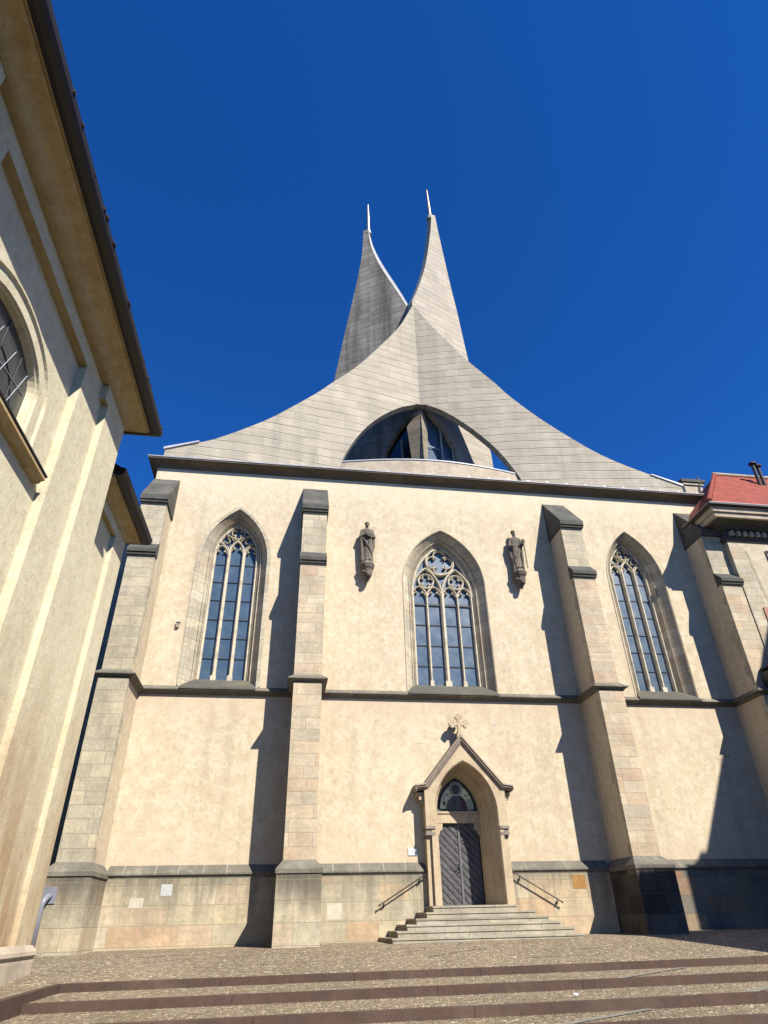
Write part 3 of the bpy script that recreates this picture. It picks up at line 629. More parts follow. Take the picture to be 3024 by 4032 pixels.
# hood slabs
hd = MB()
prof = [(-1.50, 3.20), (-1.46, 3.30), (-1.20, 3.33), (0, 4.74), (1.20, 3.33), (1.46, 3.30), (1.50, 3.20)]
outl = [(-1.50, 3.24), (-1.47, 3.34), (-1.19, 3.38), (0, 4.78), (1.19, 3.38), (1.47, 3.34), (1.50, 3.24)]
inn = [(-1.44, 3.16), (-1.38, 3.20), (-1.10, 3.22), (0, 4.50), (1.10, 3.22), (1.38, 3.20), (1.44, 3.16)]
rg = []
for a, b in zip(outl, inn):
    q = lambda t, y: (DX+lerp(a[0], b[0], t), y, lerp(a[1], b[1], t))
    rg.append([q(-.15, .05), q(0, -.50), q(.28, -.54), q(.36, -.49), q(.60, -.52), q(.72, -.47), q(1, -.44), q(1, .05)])
hd.loft(rg, HOODST, True); hd.add(rg[0], [tuple(range(8))], HOODST); hd.add(rg[-1], [tuple(range(8))[::-1]], HOODST)
hd.build('gable_hood', portal)
cr = MB()
def lobe_cross(mb, cx, cz, arm, w, y0, y1, mat):
    mb.box(cx-w, cx+w, y0, y1, cz-.46, cz+arm, mat)
    mb.box(cx-arm, cx+arm, y0+.001, y1-.001, cz-w, cz+w, mat)
    for dx, dz in ((0, 1), (1, 0), (-1, 0)):
        tx, tz = cx+dx*(arm+.01), cz+dz*(arm+.01)
        for (ox, oz) in ((dx*.055, dz*.055), (dz*.06, dx*.06), (-dz*.06, -dx*.06)):
            pts = [(tx+ox+.066*math.cos(2*math.pi*i/10), tz+oz+.066*math.sin(2*math.pi*i/10)) for i in range(10)]
            mb.prism_y(pts, y0-.002+abs(ox)*.01, y1+.002, mat)
lobe_cross(cr, DX+.02, 5.14, .20, .048, -.345, -.245, PORTAL)
cr.prism_z([(DX-.07, -.37), (DX+.11, -.37), (DX+.11, -.22), (DX-.07, -.22)], 4.62, 4.84, PORTAL)
cr.build('stone_cross', portal)
# lintel and shouldered door head
li = MB(); li.box(DX-.66, DX+.66, .60, .75, 2.44, 2.70, PORTAL); li.box(DX-.66, DX+.66, .57, .63, 2.70, 2.76, PORTAL)
for sg in (-1, 1):
    li.prism_y([(DX+sg*.66, 2.10), (DX+sg*.60, 2.13), (DX+sg*.58, 2.22), (DX+sg*.50, 2.27), (DX+sg*.49, 2.44), (DX+sg*.66, 2.44)], .61, .75, PORTAL)
li.build('lintel', portal)
# worn bright edge stone of the right jamb
# tympanum mosaic : ring of rays, figure, letters
ty = MB(); TY = .655; TX = DX
tri = [(p[0], p[1]) for p in arch(TX, .635, 2.76, 2.78, 3.71, 14)]
ty.plate([tri], lambda a, b: (a, TY, b), MDARK)
tri2 = [(p[0], p[1]) for p in arch(TX, .52, 2.84, 2.86, 3.57, 14)]
ty.plate([tri2], lambda a, b: (a, TY-.004, b), MGOLD)
HZ = 3.40
ty.prism_y(circle(TX, HZ, .205, 24), TY-.010, TY-.004, MDARK)
rr = circle(TX, HZ, .205, 24)
ty.rib(rr, .022, TY-.02, TY-.006, MHALO, True)
for k in range(18):
    a = 2*math.pi*k/18; c, s = math.cos(a), math.sin(a)
    ty.prism_y([(TX+.115*c-.011*s, HZ+.115*s+.011*c), (TX+.115*c+.011*s, HZ+.115*s-.011*c), (TX+.195*c+.016*s, HZ+.195*s-.016*c), (TX+.195*c-.016*s, HZ+.195*s+.016*c)], TY-.017, TY-.009, MHALO)
robe = [(-.34, 2.785), (-.33, 2.92), (-.28, 3.04), (-.16, 3.16), (-.08, 3.22), (.09, 3.22), (.2, 3.15), (.29, 3.04), (.31, 2.90), (.32, 2.785)]
ty.prism_y([(TX+a, b) for a, b in robe], TY-.022, TY-.006, MROBE)
ty.prism_y([(TX+a, b) for a, b in [(.10, 3.215), (.2, 3.15), (.29, 3.04), (.31, 2.90), (.32, 2.785), (.18, 2.785), (.12, 2.95)]], TY-.026, TY-.02, MRED)
ty.prism_y([(TX+a, b) for a, b in [(-.075, 3.2), (.075, 3.2), (.07, 3.25), (-.07, 3.25)]], TY-.028, TY-.02, MHALO)
ty.prism_y([(TX+.085*math.cos(t), HZ-.03+.125*math.sin(t)) for t in [2*math.pi*i/16 for i in range(16)]], TY-.034, TY-.012, MDARK)
ty.prism_y([(TX+.052*math.cos(t), HZ-.02+.08*math.sin(t)) for t in [2*math.pi*i/16 for i in range(16)]], TY-.038, TY-.012, MROBE)
for fx in (-.12, -.04, .05): ty.rib([(TX+fx, 2.80), (TX+fx*.8, 3.12)], .012, TY-.027, TY-.02, MDARK)
ty.prism_y([(TX+.32, 2.785), (TX+.32, 3.10), (TX+.36, 3.12), (TX+.47, 3.11), (TX+.50, 2.785)], TY-.02, TY-.006, MSCR)
ty.prism_y([(TX-.63, 2.765), (TX-.62, 2.87), (TX-.50, 2.84), (TX-.38, 2.785)], TY-.012, TY-.002, MTEAL)
ty.rib([(TX-.39, 2.9), (TX-.385, 3.22), (TX-.30, 3.225)], .018, TY-.02, TY-.004, MDARK)
ty.rib(circle(TX-.285, 3.245, .03, 12), .014, TY-.018, TY-.004, MDARK, True); ty.rib([(TX-.26, 3.225), (TX-.23, 3.185)], .014, TY-.018, TY-.004, MDARK)
ty.prism_y(circle(TX-.39, 2.99, .045, 12), TY-.018, TY-.004, MROBE)
om = [(TX+.335+.03*math.cos(t)-.032, 3.225+.034*math.sin(t)) for t in [R(110+i*25) for i in range(11)]]
ty.rib(om, .014, TY-.018, TY-.004, MDARK)
om = [(TX+.335+.03*math.cos(t)+.032, 3.225+.034*math.sin(t)) for t in [R(170+i*25) for i in range(11)]]
ty.rib(om, .014, TY-.018, TY-.004, MDARK)
ty.build('tympanum_mosaic', portal)
# door leaves
dr = MB()
dr.box(DX-.62, DX+.62, .70, .76, -.1, 2.46, DOOR)
dr.box(DX-.025, DX+.035, .675, .70, .30, 2.44, GREYM)
for sg in (-1, 1):
    xa, xb = sorted((DX+sg*.03, DX+sg*.61)); z = -.3
    while z < 2.9:
        # diagonal straps, falling to the right
        p = []
        for xx in (xa, xb): p.append((xx, z-(xx-DX)*1.0))
        (ax, az), (bx, bz) = p
        if min(az, bz) > .33 and max(az, bz) < 2.42:
            dr.add([(ax, .690, az-.011), (bx, .690, bz-.011), (bx, .690, bz+.010), (ax, .690, az+.010)], [(0, 1, 2, 3)], DOORB)
        elif max(az, bz) > .34 and min(az, bz) < 2.42:
            q = []
            for t in range(13):
                xx = lerp(ax, bx, t/12); zz = lerp(az, bz, t/12)
                if .33 < zz < 2.42: q.append((xx, zz))
            if len(q) > 1: dr.add([(q[0][0], .690, q[0][1]-.014), (q[-1][0], .690, q[-1][1]-.014), (q[-1][0], .690, q[-1][1]+.014), (q[0][0], .690, q[0][1]+.014)], [(0, 1, 2, 3)], DOORB)
        for i in range(4):
            xx = lerp(xa, xb, (i+.5)/4); zz = z+.105-(xx-DX)
            if .38 < zz < 2.38: dr.prism_y([(xx+.026*math.cos(a), zz+.026*math.sin(a)) for a in [R(60*j) for j in range(6)]], .682, .70, GREYM)
        z += .21
door = dr.build('door', church)
hn = MB(); hn.box(DX-.075, DX-.045, .66, .69, 1.16, 1.36, LEAD); hn.tube([(DX-.06, .68, 1.28), (DX-.06, .62, 1.28), (DX-.17, .61, 1.27)], .012, LEAD, 6)
hn.build('door_handle', door)

# consoles carrying the two statues
def console(cx, cz):
    c = MB()
    octo = lambda r, z, ry=None: [(cx+r*math.cos(R(22.5+45*i)), min(.02, -.22+(ry or r)*math.sin(R(22.5+45*i))), z) for i in range(8)]
    rs = [octo(.20, .0), octo(.225, .0), octo(.235, -.06), octo(.27, -.10), octo(.27, -.15), octo(.245, -.18), octo(.25, -.22), octo(.19, -.30), octo(.16, -.42), octo(.11, -.60), octo(.05, -.74)]
    rs = [[(a, b, cz+q) for a, b, q in r_] for r_ in rs]
    c.loft(rs, STATUE, True); c.add(rs[0], [tuple(range(8))], STATUE); c.add(rs[-1], [tuple(range(8))[::-1]], STATUE)
    rng = random.Random(3)
    for k in range(9):
        a = R(-150+rng.uniform(0, 120)); rr2 = rng.uniform(.10, .2)
        c.ball((cx+rr2*math.cos(a), -.2+rr2*.9*math.sin(a), cz-.3-rng.uniform(0, .35)), (rng.uniform(.05, .085), rng.uniform(.04, .08), rng.uniform(.05, .09)), STATUE, 8, 6)
    c.ball((cx+.02, -.36, cz-.50), (.075, .07, .095), STATUE, 10, 8)  # carved head under the console
    c.build('statue_console', church)
SX = (2.48, 8.12); SZ = 10.76
for a in SX: console(a, SZ)

def statue(name, cx, label, second):
    root = empty(name, (cx, -.2, SZ), label, 'statue', 'stone saints on consoles either side of the middle window')
    b = MB(); H = 1.66; cy = -.22
    lean = -.03 if second else .02
    # robe with folds : rings of modulated ellipses from feet to shoulders
    prof = [(0, .205, .150), (.05, .200, .150), (.3, .185, .14), (.55, .175, .135), (.8, .165, .13), (.95, .16, .125), (1.08, .185, .135), (1.2, .205, .14), (1.30, .205, .13), (1.37, .165, .11), (1.41, .085, .075), (1.45, .055, .055), (1.52, .05, .05)]
    rings = []
    for z, rx, ry in prof:
        rg = []
        for i in range(40):
            t = 2*math.pi*i/40; fold = 1+(.10*max(0, 1-z/1.05))*math.sin(t*9+z*2.0+(1 if second else 0))+(.04 if z < 1.0 else 0)*math.sin(t*4+z*5)
            dx = lean*math.sin(z/1.4*math.pi)
            rg.append((cx+dx+rx*fold*math.cos(t), cy+ry*fold*math.sin(t), SZ+z))
        rings.append(rg)
    b.loft(rings, STATUE, True); b.add(rings[0], [tuple(range(40))[::-1]], STATUE); b.add(rings[-1], [tuple(range(40))], STATUE)
    # shoes
    for sg in (-1, 1): b.ball((cx+sg*.07, cy-.17, SZ+.035), (.045, .09, .035), STATUE)
    # diagonal mantle fold
    s = -1 if second else 1
    b.tube([(cx-s*.17, cy-.10, SZ+.98), (cx-s*.05, cy-.155, SZ+.74), (cx+s*.08, cy-.16, SZ+.5), (cx+s*.16, cy-.1, SZ+.28)], [.03, .03, .025, .015], STATUE, 8)
    b.tube([(cx-s*.19, cy-.06, SZ+1.28), (cx-s*.21, cy-.04, SZ+.9), (cx-s*.20, cy-.03, SZ+.4), (cx-s*.19, cy-.02, SZ+.05)], [.05, .055, .05, .05], STATUE, 8)
    b.tube([(cx+s*.19, cy-.02, SZ+1.28), (cx+s*.235, cy+.0, SZ+1.0), (cx+s*.235, cy+.0, SZ+.72), (cx+s*.20, cy, SZ+.45)], [.05, .06, .055, .03], STATUE, 8)
    # head: skull, jaw, beard, nose, brow, ears, hair
    hx = cx+(.0 if not second else -.02); hy = cy-.03; hz = SZ+1.60
    b.ball((hx, hy, hz), (.078, .092, .105), STATUE, 16, 12)
    b.ball((hx, hy-.03, hz-.06), (.055, .062, .07), STATUE, 12, 8)
    b.tube([(hx, hy-.085, hz+.035), (hx, hy-.112, hz-.012)], [.010, .017], STATUE, 6)
    for sg in (-1, 1):
        b.ball((hx+sg*.033, hy-.080, hz+.04), (.022, .014, .009), STATUE, 8, 6)
        b.ball((hx+sg*.080, hy, hz), (.012, .02, .03), STATUE, 8, 6)
        b.ball((hx+sg*.035, hy-.07, hz-.012), (.02, .016, .018), STATUE, 8, 6)
    b.ball((hx, hy+.03, hz+.03), (.088, .085, .095), STATUE, 14, 10)
    b.ball((hx, hy-.07, hz-.095), (.045 if not second else .05, .035, .04 if not second else .075), STATUE, 10, 8)
    # arms
    def arm(sg, elbow, hand, rs=(.075, .062, .045, .032)):
        sh = (cx+sg*.165, cy, SZ+1.30)
        b.tube([sh, elbow, tuple(lerp(elbow[i], hand[i], .6) for i in range(3)), hand], list(rs), STATUE, 10)
        b.ball(sh, .085, STATUE); b.ball(elbow, .064, STATUE)
        # palm with five fingers
        hx_, hy_, hz_ = hand; b.ball(hand, (.036, .028, .03), STATUE)
        for k in range(4): b.tube([(hx_-sg*.02, hy_-.015, hz_+.022-.015*k), (hx_-sg*.055, hy_-.03, hz_+.024-.015*k), (hx_-sg*.075, hy_-.012, hz_+.022-.015*k)], [.009, .0085, .007], STATUE, 6)
        b.tube([(hx_, hy_-.02, hz_+.025), (hx_-sg*.02, hy_-.03, hz_+.055)], [.010, .008], STATUE, 6)
    if not second:
        arm(-1, (cx-.25, cy-.06, SZ+1.04), (cx-.02, cy-.20, SZ+1.10))
        arm(1, (cx+.25, cy-.05, SZ+1.04), (cx+.05, cy-.21, SZ+1.00))
        b.prism_z([(cx-.06, cy-.25), (cx+.10, cy-.25), (cx+.12, cy-.13), (cx-.05, cy-.13)], SZ+1.04, SZ+1.17, STATUE)
    else:
        arm(-1, (cx-.24, cy-.02, SZ+1.02), (cx-.13, cy-.19, SZ+.92))
        arm(1, (cx+.25, cy-.08, SZ+1.06), (cx+.25, cy-.24, SZ+1.02))
    o = b.build('figure', root, smooth=True)
    md = o.modifiers.new('join', 'REMESH'); md.mode = 'VOXEL'; md.voxel_size = .0125; md.use_smooth_shade = True
    if second:
        q = MB(); q.tube([(cx+.26, cy-.25, SZ+.02), (cx+.25, cy-.26, SZ+1.0)], .03, STAFF, 10); q.box(cx+.235-.05, cx+.235+.05, cy-.29, cy-.21, SZ+1.06, SZ+1.2, STATUE)
        q.build('staff', root)
    else:
        q = MB(); q.tube([(cx+.11, cy-.24, SZ+1.03), (cx+.13, cy-.25, SZ+.80)], .014, STATUE, 8); q.tube([(cx+.13+.03*math.cos(t), cy-.25, SZ+.77+.035*math.sin(t)) for t in [2*math.pi*i/10 for i in range(11)]], .009, STATUE, 6)
        q.build('key', root)
statue('saint_statue', SX[0], 'dark stone saint clasping a book to his chest, on console left of the middle window', False)
statue('saint_statue', SX[1], 'dark stone bearded saint holding a pale staff, on console right of the middle window', True)

# ---- concrete shells
def ysh(x): t = abs(x-5.3); return 1.75-.27*t+.0105*t*t
LO = [(-5.31, 15.44), (-4.13, 15.92), (-3.51, 16.22), (-2.44, 16.95), (-1.42, 17.76), (-.6, 18.57), (.42, 19.64), (1.12, 20.5), (1.96, 21.51), (2.68, 22.54), (3.45, 23.79), (4.03, 24.76), (4.53, 25.73), (4.92, 26.69), (5.3, 27.65)]
RO = [(5.3, 27.65), (5.62, 26.86), (6.11, 25.83), (6.78, 24.66), (7.24, 23.86), (7.74, 23.02), (8.84, 21.45), (9.36, 20.65), (10.38, 19.39), (11.4, 18.34), (12.63, 17.25), (13.65, 16.58), (14.95, 15.95), (16.15, 15.43)]
AR = [(1.42, 15.2), (1.59, 16.12), (1.9, 16.91), (2.37, 17.81), (2.86, 18.53), (3.47, 19.22), (4.21, 19.87), (4.8, 20.23), (5.3, 20.46), (5.97, 20.18), (6.66, 19.63), (7.32, 18.95), (7.83, 18.34), (8.36, 17.62), (8.78, 16.9), (9.09, 16.24), (9.3, 15.75), (9.42, 15.2)]
def itp(T, x):
    if x <= T[0][0]: return T[0][1]
    for i, ((a, za), (b, zb)) in enumerate(zip(T[:-1], T[1:])):
        if x <= b:
            # catmull-rom
            p0 = T[max(i-1, 0)]; p3 = T[min(i+2, len(T)-1)]; t = (x-a)/(b-a)
            m0 = (zb-p0[1])/(b-p0[0])*(b-a); m1 = (p3[1]-za)/(p3[0]-a)*(b-a)
            return (2*t**3-3*t*t+1)*za+(t**3-2*t*t+t)*m0+(-2*t**3+3*t*t)*zb+(t**3-t*t)*m1
    return T[-1][1]
def shell(xs, top, bot, mat, yf, thick=.34, rows=10):
    mb = MB(); A = []; B = []
    for x in xs:
        z1, z0 = top(x), bot(x); y = yf(x)
        A.append([(x, y, lerp(z0, z1, k/rows)) for k in range(rows+1)]); B.append([(x, y+thick, lerp(z0, z1, k/rows)) for k in range(rows+1)])
    mb.loft(A, mat); mb.loft(B, CONC_D)
    mb.loft([[r_[0] for r_ in A], [r_[0] for r_ in B]], mat); mb.loft([[r_[-1] for r_ in A], [r_[-1] for r_ in B]], mat)
    mb.loft([A[0], B[0]], mat); mb.loft([A[-1], B[-1]], mat)
    return mb
roof = None
def cols(a, b, n): return [lerp(a, b, i/n) for i in range(n+1)]
ltop = lambda x: itp(LO, x); rtop = lambda x: itp(RO, x); abot = lambda x: itp(AR, x)
sh = shell(cols(-5.31, 1.45, 30), ltop, lambda x: 14.5, CONC, ysh)
s2_ = shell(cols(1.45, 5.3, 40), ltop, abot, CONC, ysh)
fr = MB(); fr.v, fr.f, fr.mi, fr.mats = sh.v, sh.f, sh.mi, sh.mats; fr_k = len(fr.v)
def merge(a, b):
    k = len(a.v); a.v += b.v; a.f += [tuple(i+k for i in f_) for f_ in b.f]; a.mi += [a.m(b.mats[i]) for i in b.mi]
merge(fr, s2_)
sl_l = fr.build('concrete_shell', church, smooth=False)
fr = shell(cols(5.3, 9.42, 42), rtop, abot, CONC, ysh); merge(fr, shell(cols(9.42, 16.15, 30), rtop, lambda x: 14.5, CONC, ysh))
sl_r = fr.build('concrete_shell', church)
# zinc-capped kerbs at the feet of the shells
kb = MB()
kb.add([(-5.36, .0, 15.40), (-4.1, .07, 15.93), (-4.1, .07, 15.99), (-5.36, 0, 15.50), (-5.36, .5, 15.40), (-4.1, .5, 15.93), (-4.1, .5, 15.99), (-5.36, .5, 15.50)], [(0, 1, 2, 3), (3, 2, 6, 7), (0, 3, 7, 4), (4, 5, 1, 0)], ZINC)
kb.build('zinc_kerb', sl_l)
kb = MB()
kb.add([(16.2, 0, 15.40), (14.9, .07, 15.95), (14.9, .07, 15.99), (16.2, 0, 15.50), (16.2, .5, 15.40), (14.9, .5, 15.95), (14.9, .5, 15.99), (16.2, .5, 15.50)], [(3, 2, 1, 0), (7, 6, 2, 3), (4, 7, 3, 0), (0, 1, 5, 4)], ZINC)
kb.build('zinc_kerb', sl_r)
# twin spires : curved concrete wings
def spire(kx, y0, inner, outer, tip, finial, nsg, lower, mat):
    pl_ = lambda x, z: (x, y0+kx*(x-5.3), z)
    nrm = Vector((-kx, 1, 0)).normalized()*.42
    mb = MB()
    def dense(T, n=6):
        out = []
        for i in range(len(T)-1):
            p0 = T[max(i-1, 0)]; p1 = T[i]; p2 = T[i+1]; p3 = T[min(i+2, len(T)-1)]
            for k in range(n):
                t = k/n
                out.append(tuple(.5*((2*p1[j])+(-p0[j]+p2[j])*t+(2*p0[j]-5*p1[j]+4*p2[j]-p3[j])*t*t+(-p0[j]+3*p1[j]-3*p2[j]+p3[j])*t**3) for j in (0, 1)))
        out.append(T[-1]); return out
    loop = dense(inner)+dense(outer, 4)+lower
    mb.plate([loop], lambda a, b: pl_(a, b), mat)
    mb.plate([loop], lambda a, b: tuple(Vector(pl_(a, b))+nrm), CONC_D)
    n = len(loop)
    fr_ = [Vector(pl_(a, b)) for a, b in loop]
    mb.add([tuple(v) for v in fr_]+[tuple(v+nrm) for v in fr_], [(i, (i+1) % n, n+(i+1) % n, n+i) for i in range(n)], CONC_R)
    if nsg < 0:   # pale metal flashing that follows the curved edge
        I = dense(inner); nI = len(I); fl = MB()
        wd = [.05+.20*math.sin(math.pi*min(1, .12+.88*i/(nI-1))) for i in range(nI)]
        A_ = [Vector(pl_(a, b))+Vector((0, -.012, 0)) for a, b in I]; B_ = [p+Vector((q_, .05, .03)) for p, q_ in zip(A_, wd)]; C_ = [p+Vector((0, .35, 0)) for p in B_]
        fl.loft([[tuple(v) for v in A_], [tuple(v) for v in B_], [tuple(v) for v in C_]], PALEFL)
    o = mb.build('spire', church)
    if nsg < 0: fl.build('edge_flashing', o)
    # metal cap and gilded needle
    cp = MB(); b0 = Vector(pl_(tip[0], tip[1]))+nrm*.5; t0 = Vector(pl_(finial[0], finial[1]))+nrm*.5
    cp.tube([b0-Vector((0, 0, .35)), b0, b0+(t0-b0)*.03], [.24, .19, .13], COPPER, 8); cp.build('spire_cap', o)
    nd = MB(); nd.tube([b0, lerp(b0, t0, .5), t0], [.125, .085, .03], GOLD, 8); nd.build('gilded_needle', o)
    return pl_
plR = spire(.45, 1.95, [(5.28, 28.1), (5.65, 29.31), (6.12, 31.09), (6.48, 32.86), (6.79, 34.92), (7.03, 36.8), (7.11, 37.9)],
      [(7.40, 38.05), (7.53, 36.22), (7.73, 33.99), (7.96, 31.52), (8.2, 29.4), (8.4, 27.16), (8.57, 25.49), (9.16, 20.0), (9.24, 18.2), (9.32, 14.5)],
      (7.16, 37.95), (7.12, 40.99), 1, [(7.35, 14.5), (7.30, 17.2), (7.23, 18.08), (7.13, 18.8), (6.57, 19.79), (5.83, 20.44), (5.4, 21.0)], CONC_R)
plL = spire(-.57, 3.1, [(5.45, 28.4), (4.97, 30.05), (4.49, 31.62), (3.99, 33.28), (3.64, 34.66), (3.37, 36.14), (3.22, 37.8)],
      [(2.95, 37.9), (2.85, 35.36), (2.57, 32.98), (2.27, 30.96), (1.88, 28.4), (1.39, 24.99), (.7, 20), (.1, 14.5)],
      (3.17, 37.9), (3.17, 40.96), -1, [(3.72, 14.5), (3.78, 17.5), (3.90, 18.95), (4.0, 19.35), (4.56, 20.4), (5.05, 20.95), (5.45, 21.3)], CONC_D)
# glazing behind the big arch
gw = MB()
for pl_, x0, x1, m_ in ((plL, 3.5, 5.35, GLASSD), (plR, 5.25, 7.5, GLASS)):
    gw.add([tuple(Vector(pl_(a, b))+Vector((0, .30, 0))) for a, b in ((x0, 14.5), (x1, 14.5), (x1, 21.2), (x0, 21.2))], [(0, 1, 2, 3)], m_)
ag = gw.build('gable_window', church)
gb = MB()
for pl_, a, b in ((plL, (4.69, 19.84), (4.76, 15)), (plL, (3.95, 18.4), (3.98, 15)), (plR, (6.39, 19.9), (6.45, 15)), (plR, (5.6, 18.46), (6.3, 18.48)), (plR, (6.4, 18.1), (7.25, 18.1)), (plR, (7.0, 19.0), (7.05, 15))):
    va, vb = Vector(pl_(*a))+Vector((0, .2, 0)), Vector(pl_(*b))+Vector((0, .2, 0)); gb.tube([va, vb], .06 if abs(a[0]-b[0]) < .2 else .025, GREYP if abs(a[0]-b[0]) > .2 else MSCR, 4)
gb.build('window_bars', ag)
pr_ = MB()
ap, lw, rw, bl, bc, brr = (5.35, 1.95, 20.6), (4.74, 2.45, 19.6), (5.72, 2.3, 19.85), (5.12, 2.3, 14.5), (5.33, 1.9, 14.5), (5.46, 2.2, 14.5)
pr_.add([ap, lw, rw, bl, bc, brr], [(0, 4, 3, 1), (0, 2, 5, 4), (1, 3, 5, 2), (0, 1, 2)], PIER)
pr_.build('arch_pier', church)
pp = MB(); arc = [(lerp(1.5, 9.36, i/24), 1.12-.55*math.sin(math.pi*i/24)) for i in range(25)]
pp.sweep(arc, [(0, 14.5), (.12, 14.5), (.12, 16.10), (0, 16.12)], BASEST)
pp.sweep(arc, [(-.1, 16.12), (.15, 16.11), (.15, 16.16), (-.1, 16.18)], ZINC)
pp.build('balcony_parapet', church)

# ------------------------------------------------------------------ entrance steps
es = empty('entrance_steps', (5.31, -1.2, -.45), 'six pale stone steps with slanted ends leading up to the church door', 'steps')
LX = [4.02, 3.765, 3.51, 3.235, 2.995, 2.75]; FX = [4.14, 3.91, 3.59, 3.30, 3.02, 2.85]; ZS = [.304, .165, .031, -.093, -.225, -.362]; YF = [-.62, -.85, -1.07, -1.30, -1.52, -1.75]
RXF = [6.42, 6.85, 7.12, 7.34, 7.60, 7.72]; RXB = [x+.05 for x in RXF]
for k in range(6):
    s = MB(); a, b = LX[k], FX[k]; ma, mb2 = RXB[k], RXF[k]
    nose = .02
    back = .69 if k == 0 else -.12
    zb_ = -1.0 if k == 5 else ZS[k+1]-.01
    bk = [(a, -.12), (ma, -.12)]
    s.prism_z([(b, YF[k]), (mb2, YF[k]), (ma, -.13), (a, -.13)], zb_, ZS[k]-.03, STEPST)
    s.prism_z([(b-nose, YF[k]-nose), (mb2+nose, YF[k]-nose), (ma+nose, -.13), (a-nose, -.13)], ZS[k]-.045, ZS[k], STEPST)
    if k == 0: s.box(DX-.96, DX+.96, -.14, .72, -.2, ZS[0]-.001, STEPST)
    s.build('step', es)

# handrails
def rail(a, b, label):
    root = empty('hand_rail', (a[0], a[1], a[2]), label, 'handrail', 'iron handrails beside the entrance steps')
    r1 = MB(); A, B = Vector(a), Vector(b); r1.tube([A, B], .017, IRON, 8); r1.ball(a, .028, IRON); r1.ball(b, .028, IRON); r1.build('rail_bar', root, smooth=False)
    for t in (.10, .88):
        c = MB(); P = A.lerp(B, t); c.tube([P, P+Vector((0, .02, -.07)), P+Vector((0, .115, -.08))], .012, IRON, 6); c.ball(tuple(P+Vector((0, .10, -.08))), (.03, .012, .045), IRON); c.build('bracket', root)
rail((2.74, -.27, .35), (4.03, -.27, 1.05), 'thin iron handrail on the plinth left of the church door')
rail((7.89, -.27, .34), (6.58, -.27, 1.07), 'thin iron handrail on the plinth right of the church door')

# notice plate
sg_ = empty('notice_plate', (3.755, -.02, 1.63), 'small white notice plate on the plaster left of the door', 'sign')
q = MB(); q.box(3.62, 3.89, -.02, -.002, 1.54, 1.73, WHITE); q.build('plate', sg_)
q = MB()
for k, L in enumerate((.10, .13, .08)): q.box(3.755-L/2, 3.755+L/2, -.0215, -.0195, 1.60+.03*k, 1.607+.03*k, GREYP)
q.build('lettering', sg_)

# steel pipe rail at the far left
pr2 = empty('steel_pipe', (-5.33, -2.0, -.53), 'bent grey steel pipe fixed by a square plate to the leftmost buttress base', 'pipe')
q = MB(); pts = [(-5.31, -2.06, -.56), (-5.31, -2.06, .45)]+[(-5.31+.05*math.sin(t), -2.06+.2*(1-math.cos(t)), .45+.18*math.sin(t)) for t in [R(18*i) for i in range(1, 6)]]+[(-5.25, -1.76, .63)]
q.tube(pts, .068, STEEL, 16); q.build('bent_pipe', pr2, smooth=True)
q = MB(); q.box(-5.44, -5.12, -1.775, -1.752, .49, .83, STEEL); q.build('fixing_plate', pr2)

# ------------------------------------------------------------------ yellow building at the left (near)
KX = .02
fx = lambda x0, y: x0+KX*(y+7)
XF2, XF1, XRC = -3.92, -4.045, -4.20
yb = empty('yellow_building', (-4, -12, -.8), 'tall ochre plastered building with pilasters and a dark gutter along the left edge', 'building')
m_ = MB()
yN = -8.65
secs = [(XF2, yN, -9.78), (XF1, -9.78, -10.85), (XRC, -10.85, -14.85), (XF1, -14.85, -15.9), (XF2, -15.9, -17.0), (XRC, -17.0, -24), (XF1, -24, -30)]
# wall sheet, the window bay has an oval-headed opening
WY, WA, WZ, WB = -12.93, 1.13, 7.10, .64
def ell(a, b, n=22): return [(WY+a*math.cos(math.pi*i/n), WZ+b*math.sin(math.pi*i/n)) for i in range(n+1)]
for (x0, ya, yb_) in secs:
    if x0 == XRC and ya > -16:
        hole = [(WY+WA, 6.05)]+ell(WA, WB)+[(WY-WA, 6.05)]
        m_.plate([[(ya, -1.7), (yb_, -1.7), (yb_, 8.84), (ya, 8.84)], hole], lambda a, b: (fx(XRC, a), a, b), YELLOW)
    else:
        m_.add([(fx(x0, ya), ya, -1.7), (fx(x0, yb_), yb_, -1.7), (fx(x0, yb_), yb_, 8.84), (fx(x0, ya), ya, 8.84)], [(0, 1, 2, 3)], YELLOW)
for (a, b) in zip(secs[:-1], secs[1:]):
    y = a[2]; m_.add([(fx(a[0], y), y, -1.7), (fx(b[0], y), y, -1.7), (fx(b[0], y), y, 8.84), (fx(a[0], y), y, 8.84)], [(0, 1, 2, 3)], YELLOW)
# frieze above the pilasters
e = .004
def quad(m, pts, mat): m.add(pts, [tuple(range(len(pts)))], mat)
yJ = -10.0
for (X0, ya, yc) in ((XF2, yN, yJ), (XF1, yJ, -15.6), (XF2, -15.6, -30)):
    quad(m_, [(fx(X0+e, ya), ya, 8.84), (fx(X0+e, yc), yc, 8.84), (fx(X0+e, yc), yc, 9.24), (fx(X0+e, ya), ya, 9.24)], YELLOW)
    quad(m_, [(fx(X0+e, ya), ya, 8.84), (fx(X0+e, yc), yc, 8.84), (fx(XRC, yc), yc, 8.84), (fx(XRC, ya), ya, 8.84)], YELLOWC)
for yc in (yJ, -15.6): quad(m_, [(fx(XF1, yc), yc, 8.84), (fx(XF2+e, yc), yc, 8.84), (fx(XF2+e, yc), yc, 9.24), (fx(XF1, yc), yc, 9.24)], YELLOW)
quad(m_, [(fx(XF2, yN), yN, -1.7), (-14, yN, -1.7), (-14, yN, 9.24), (fx(XF2, yN), yN, 9.24)], YELLOW)
quad(m_, [(-14, yN, -1.7), (-14, -30, -1.7), (-14, -30, 9.24), (-14, yN, 9.24)], YELLOW)
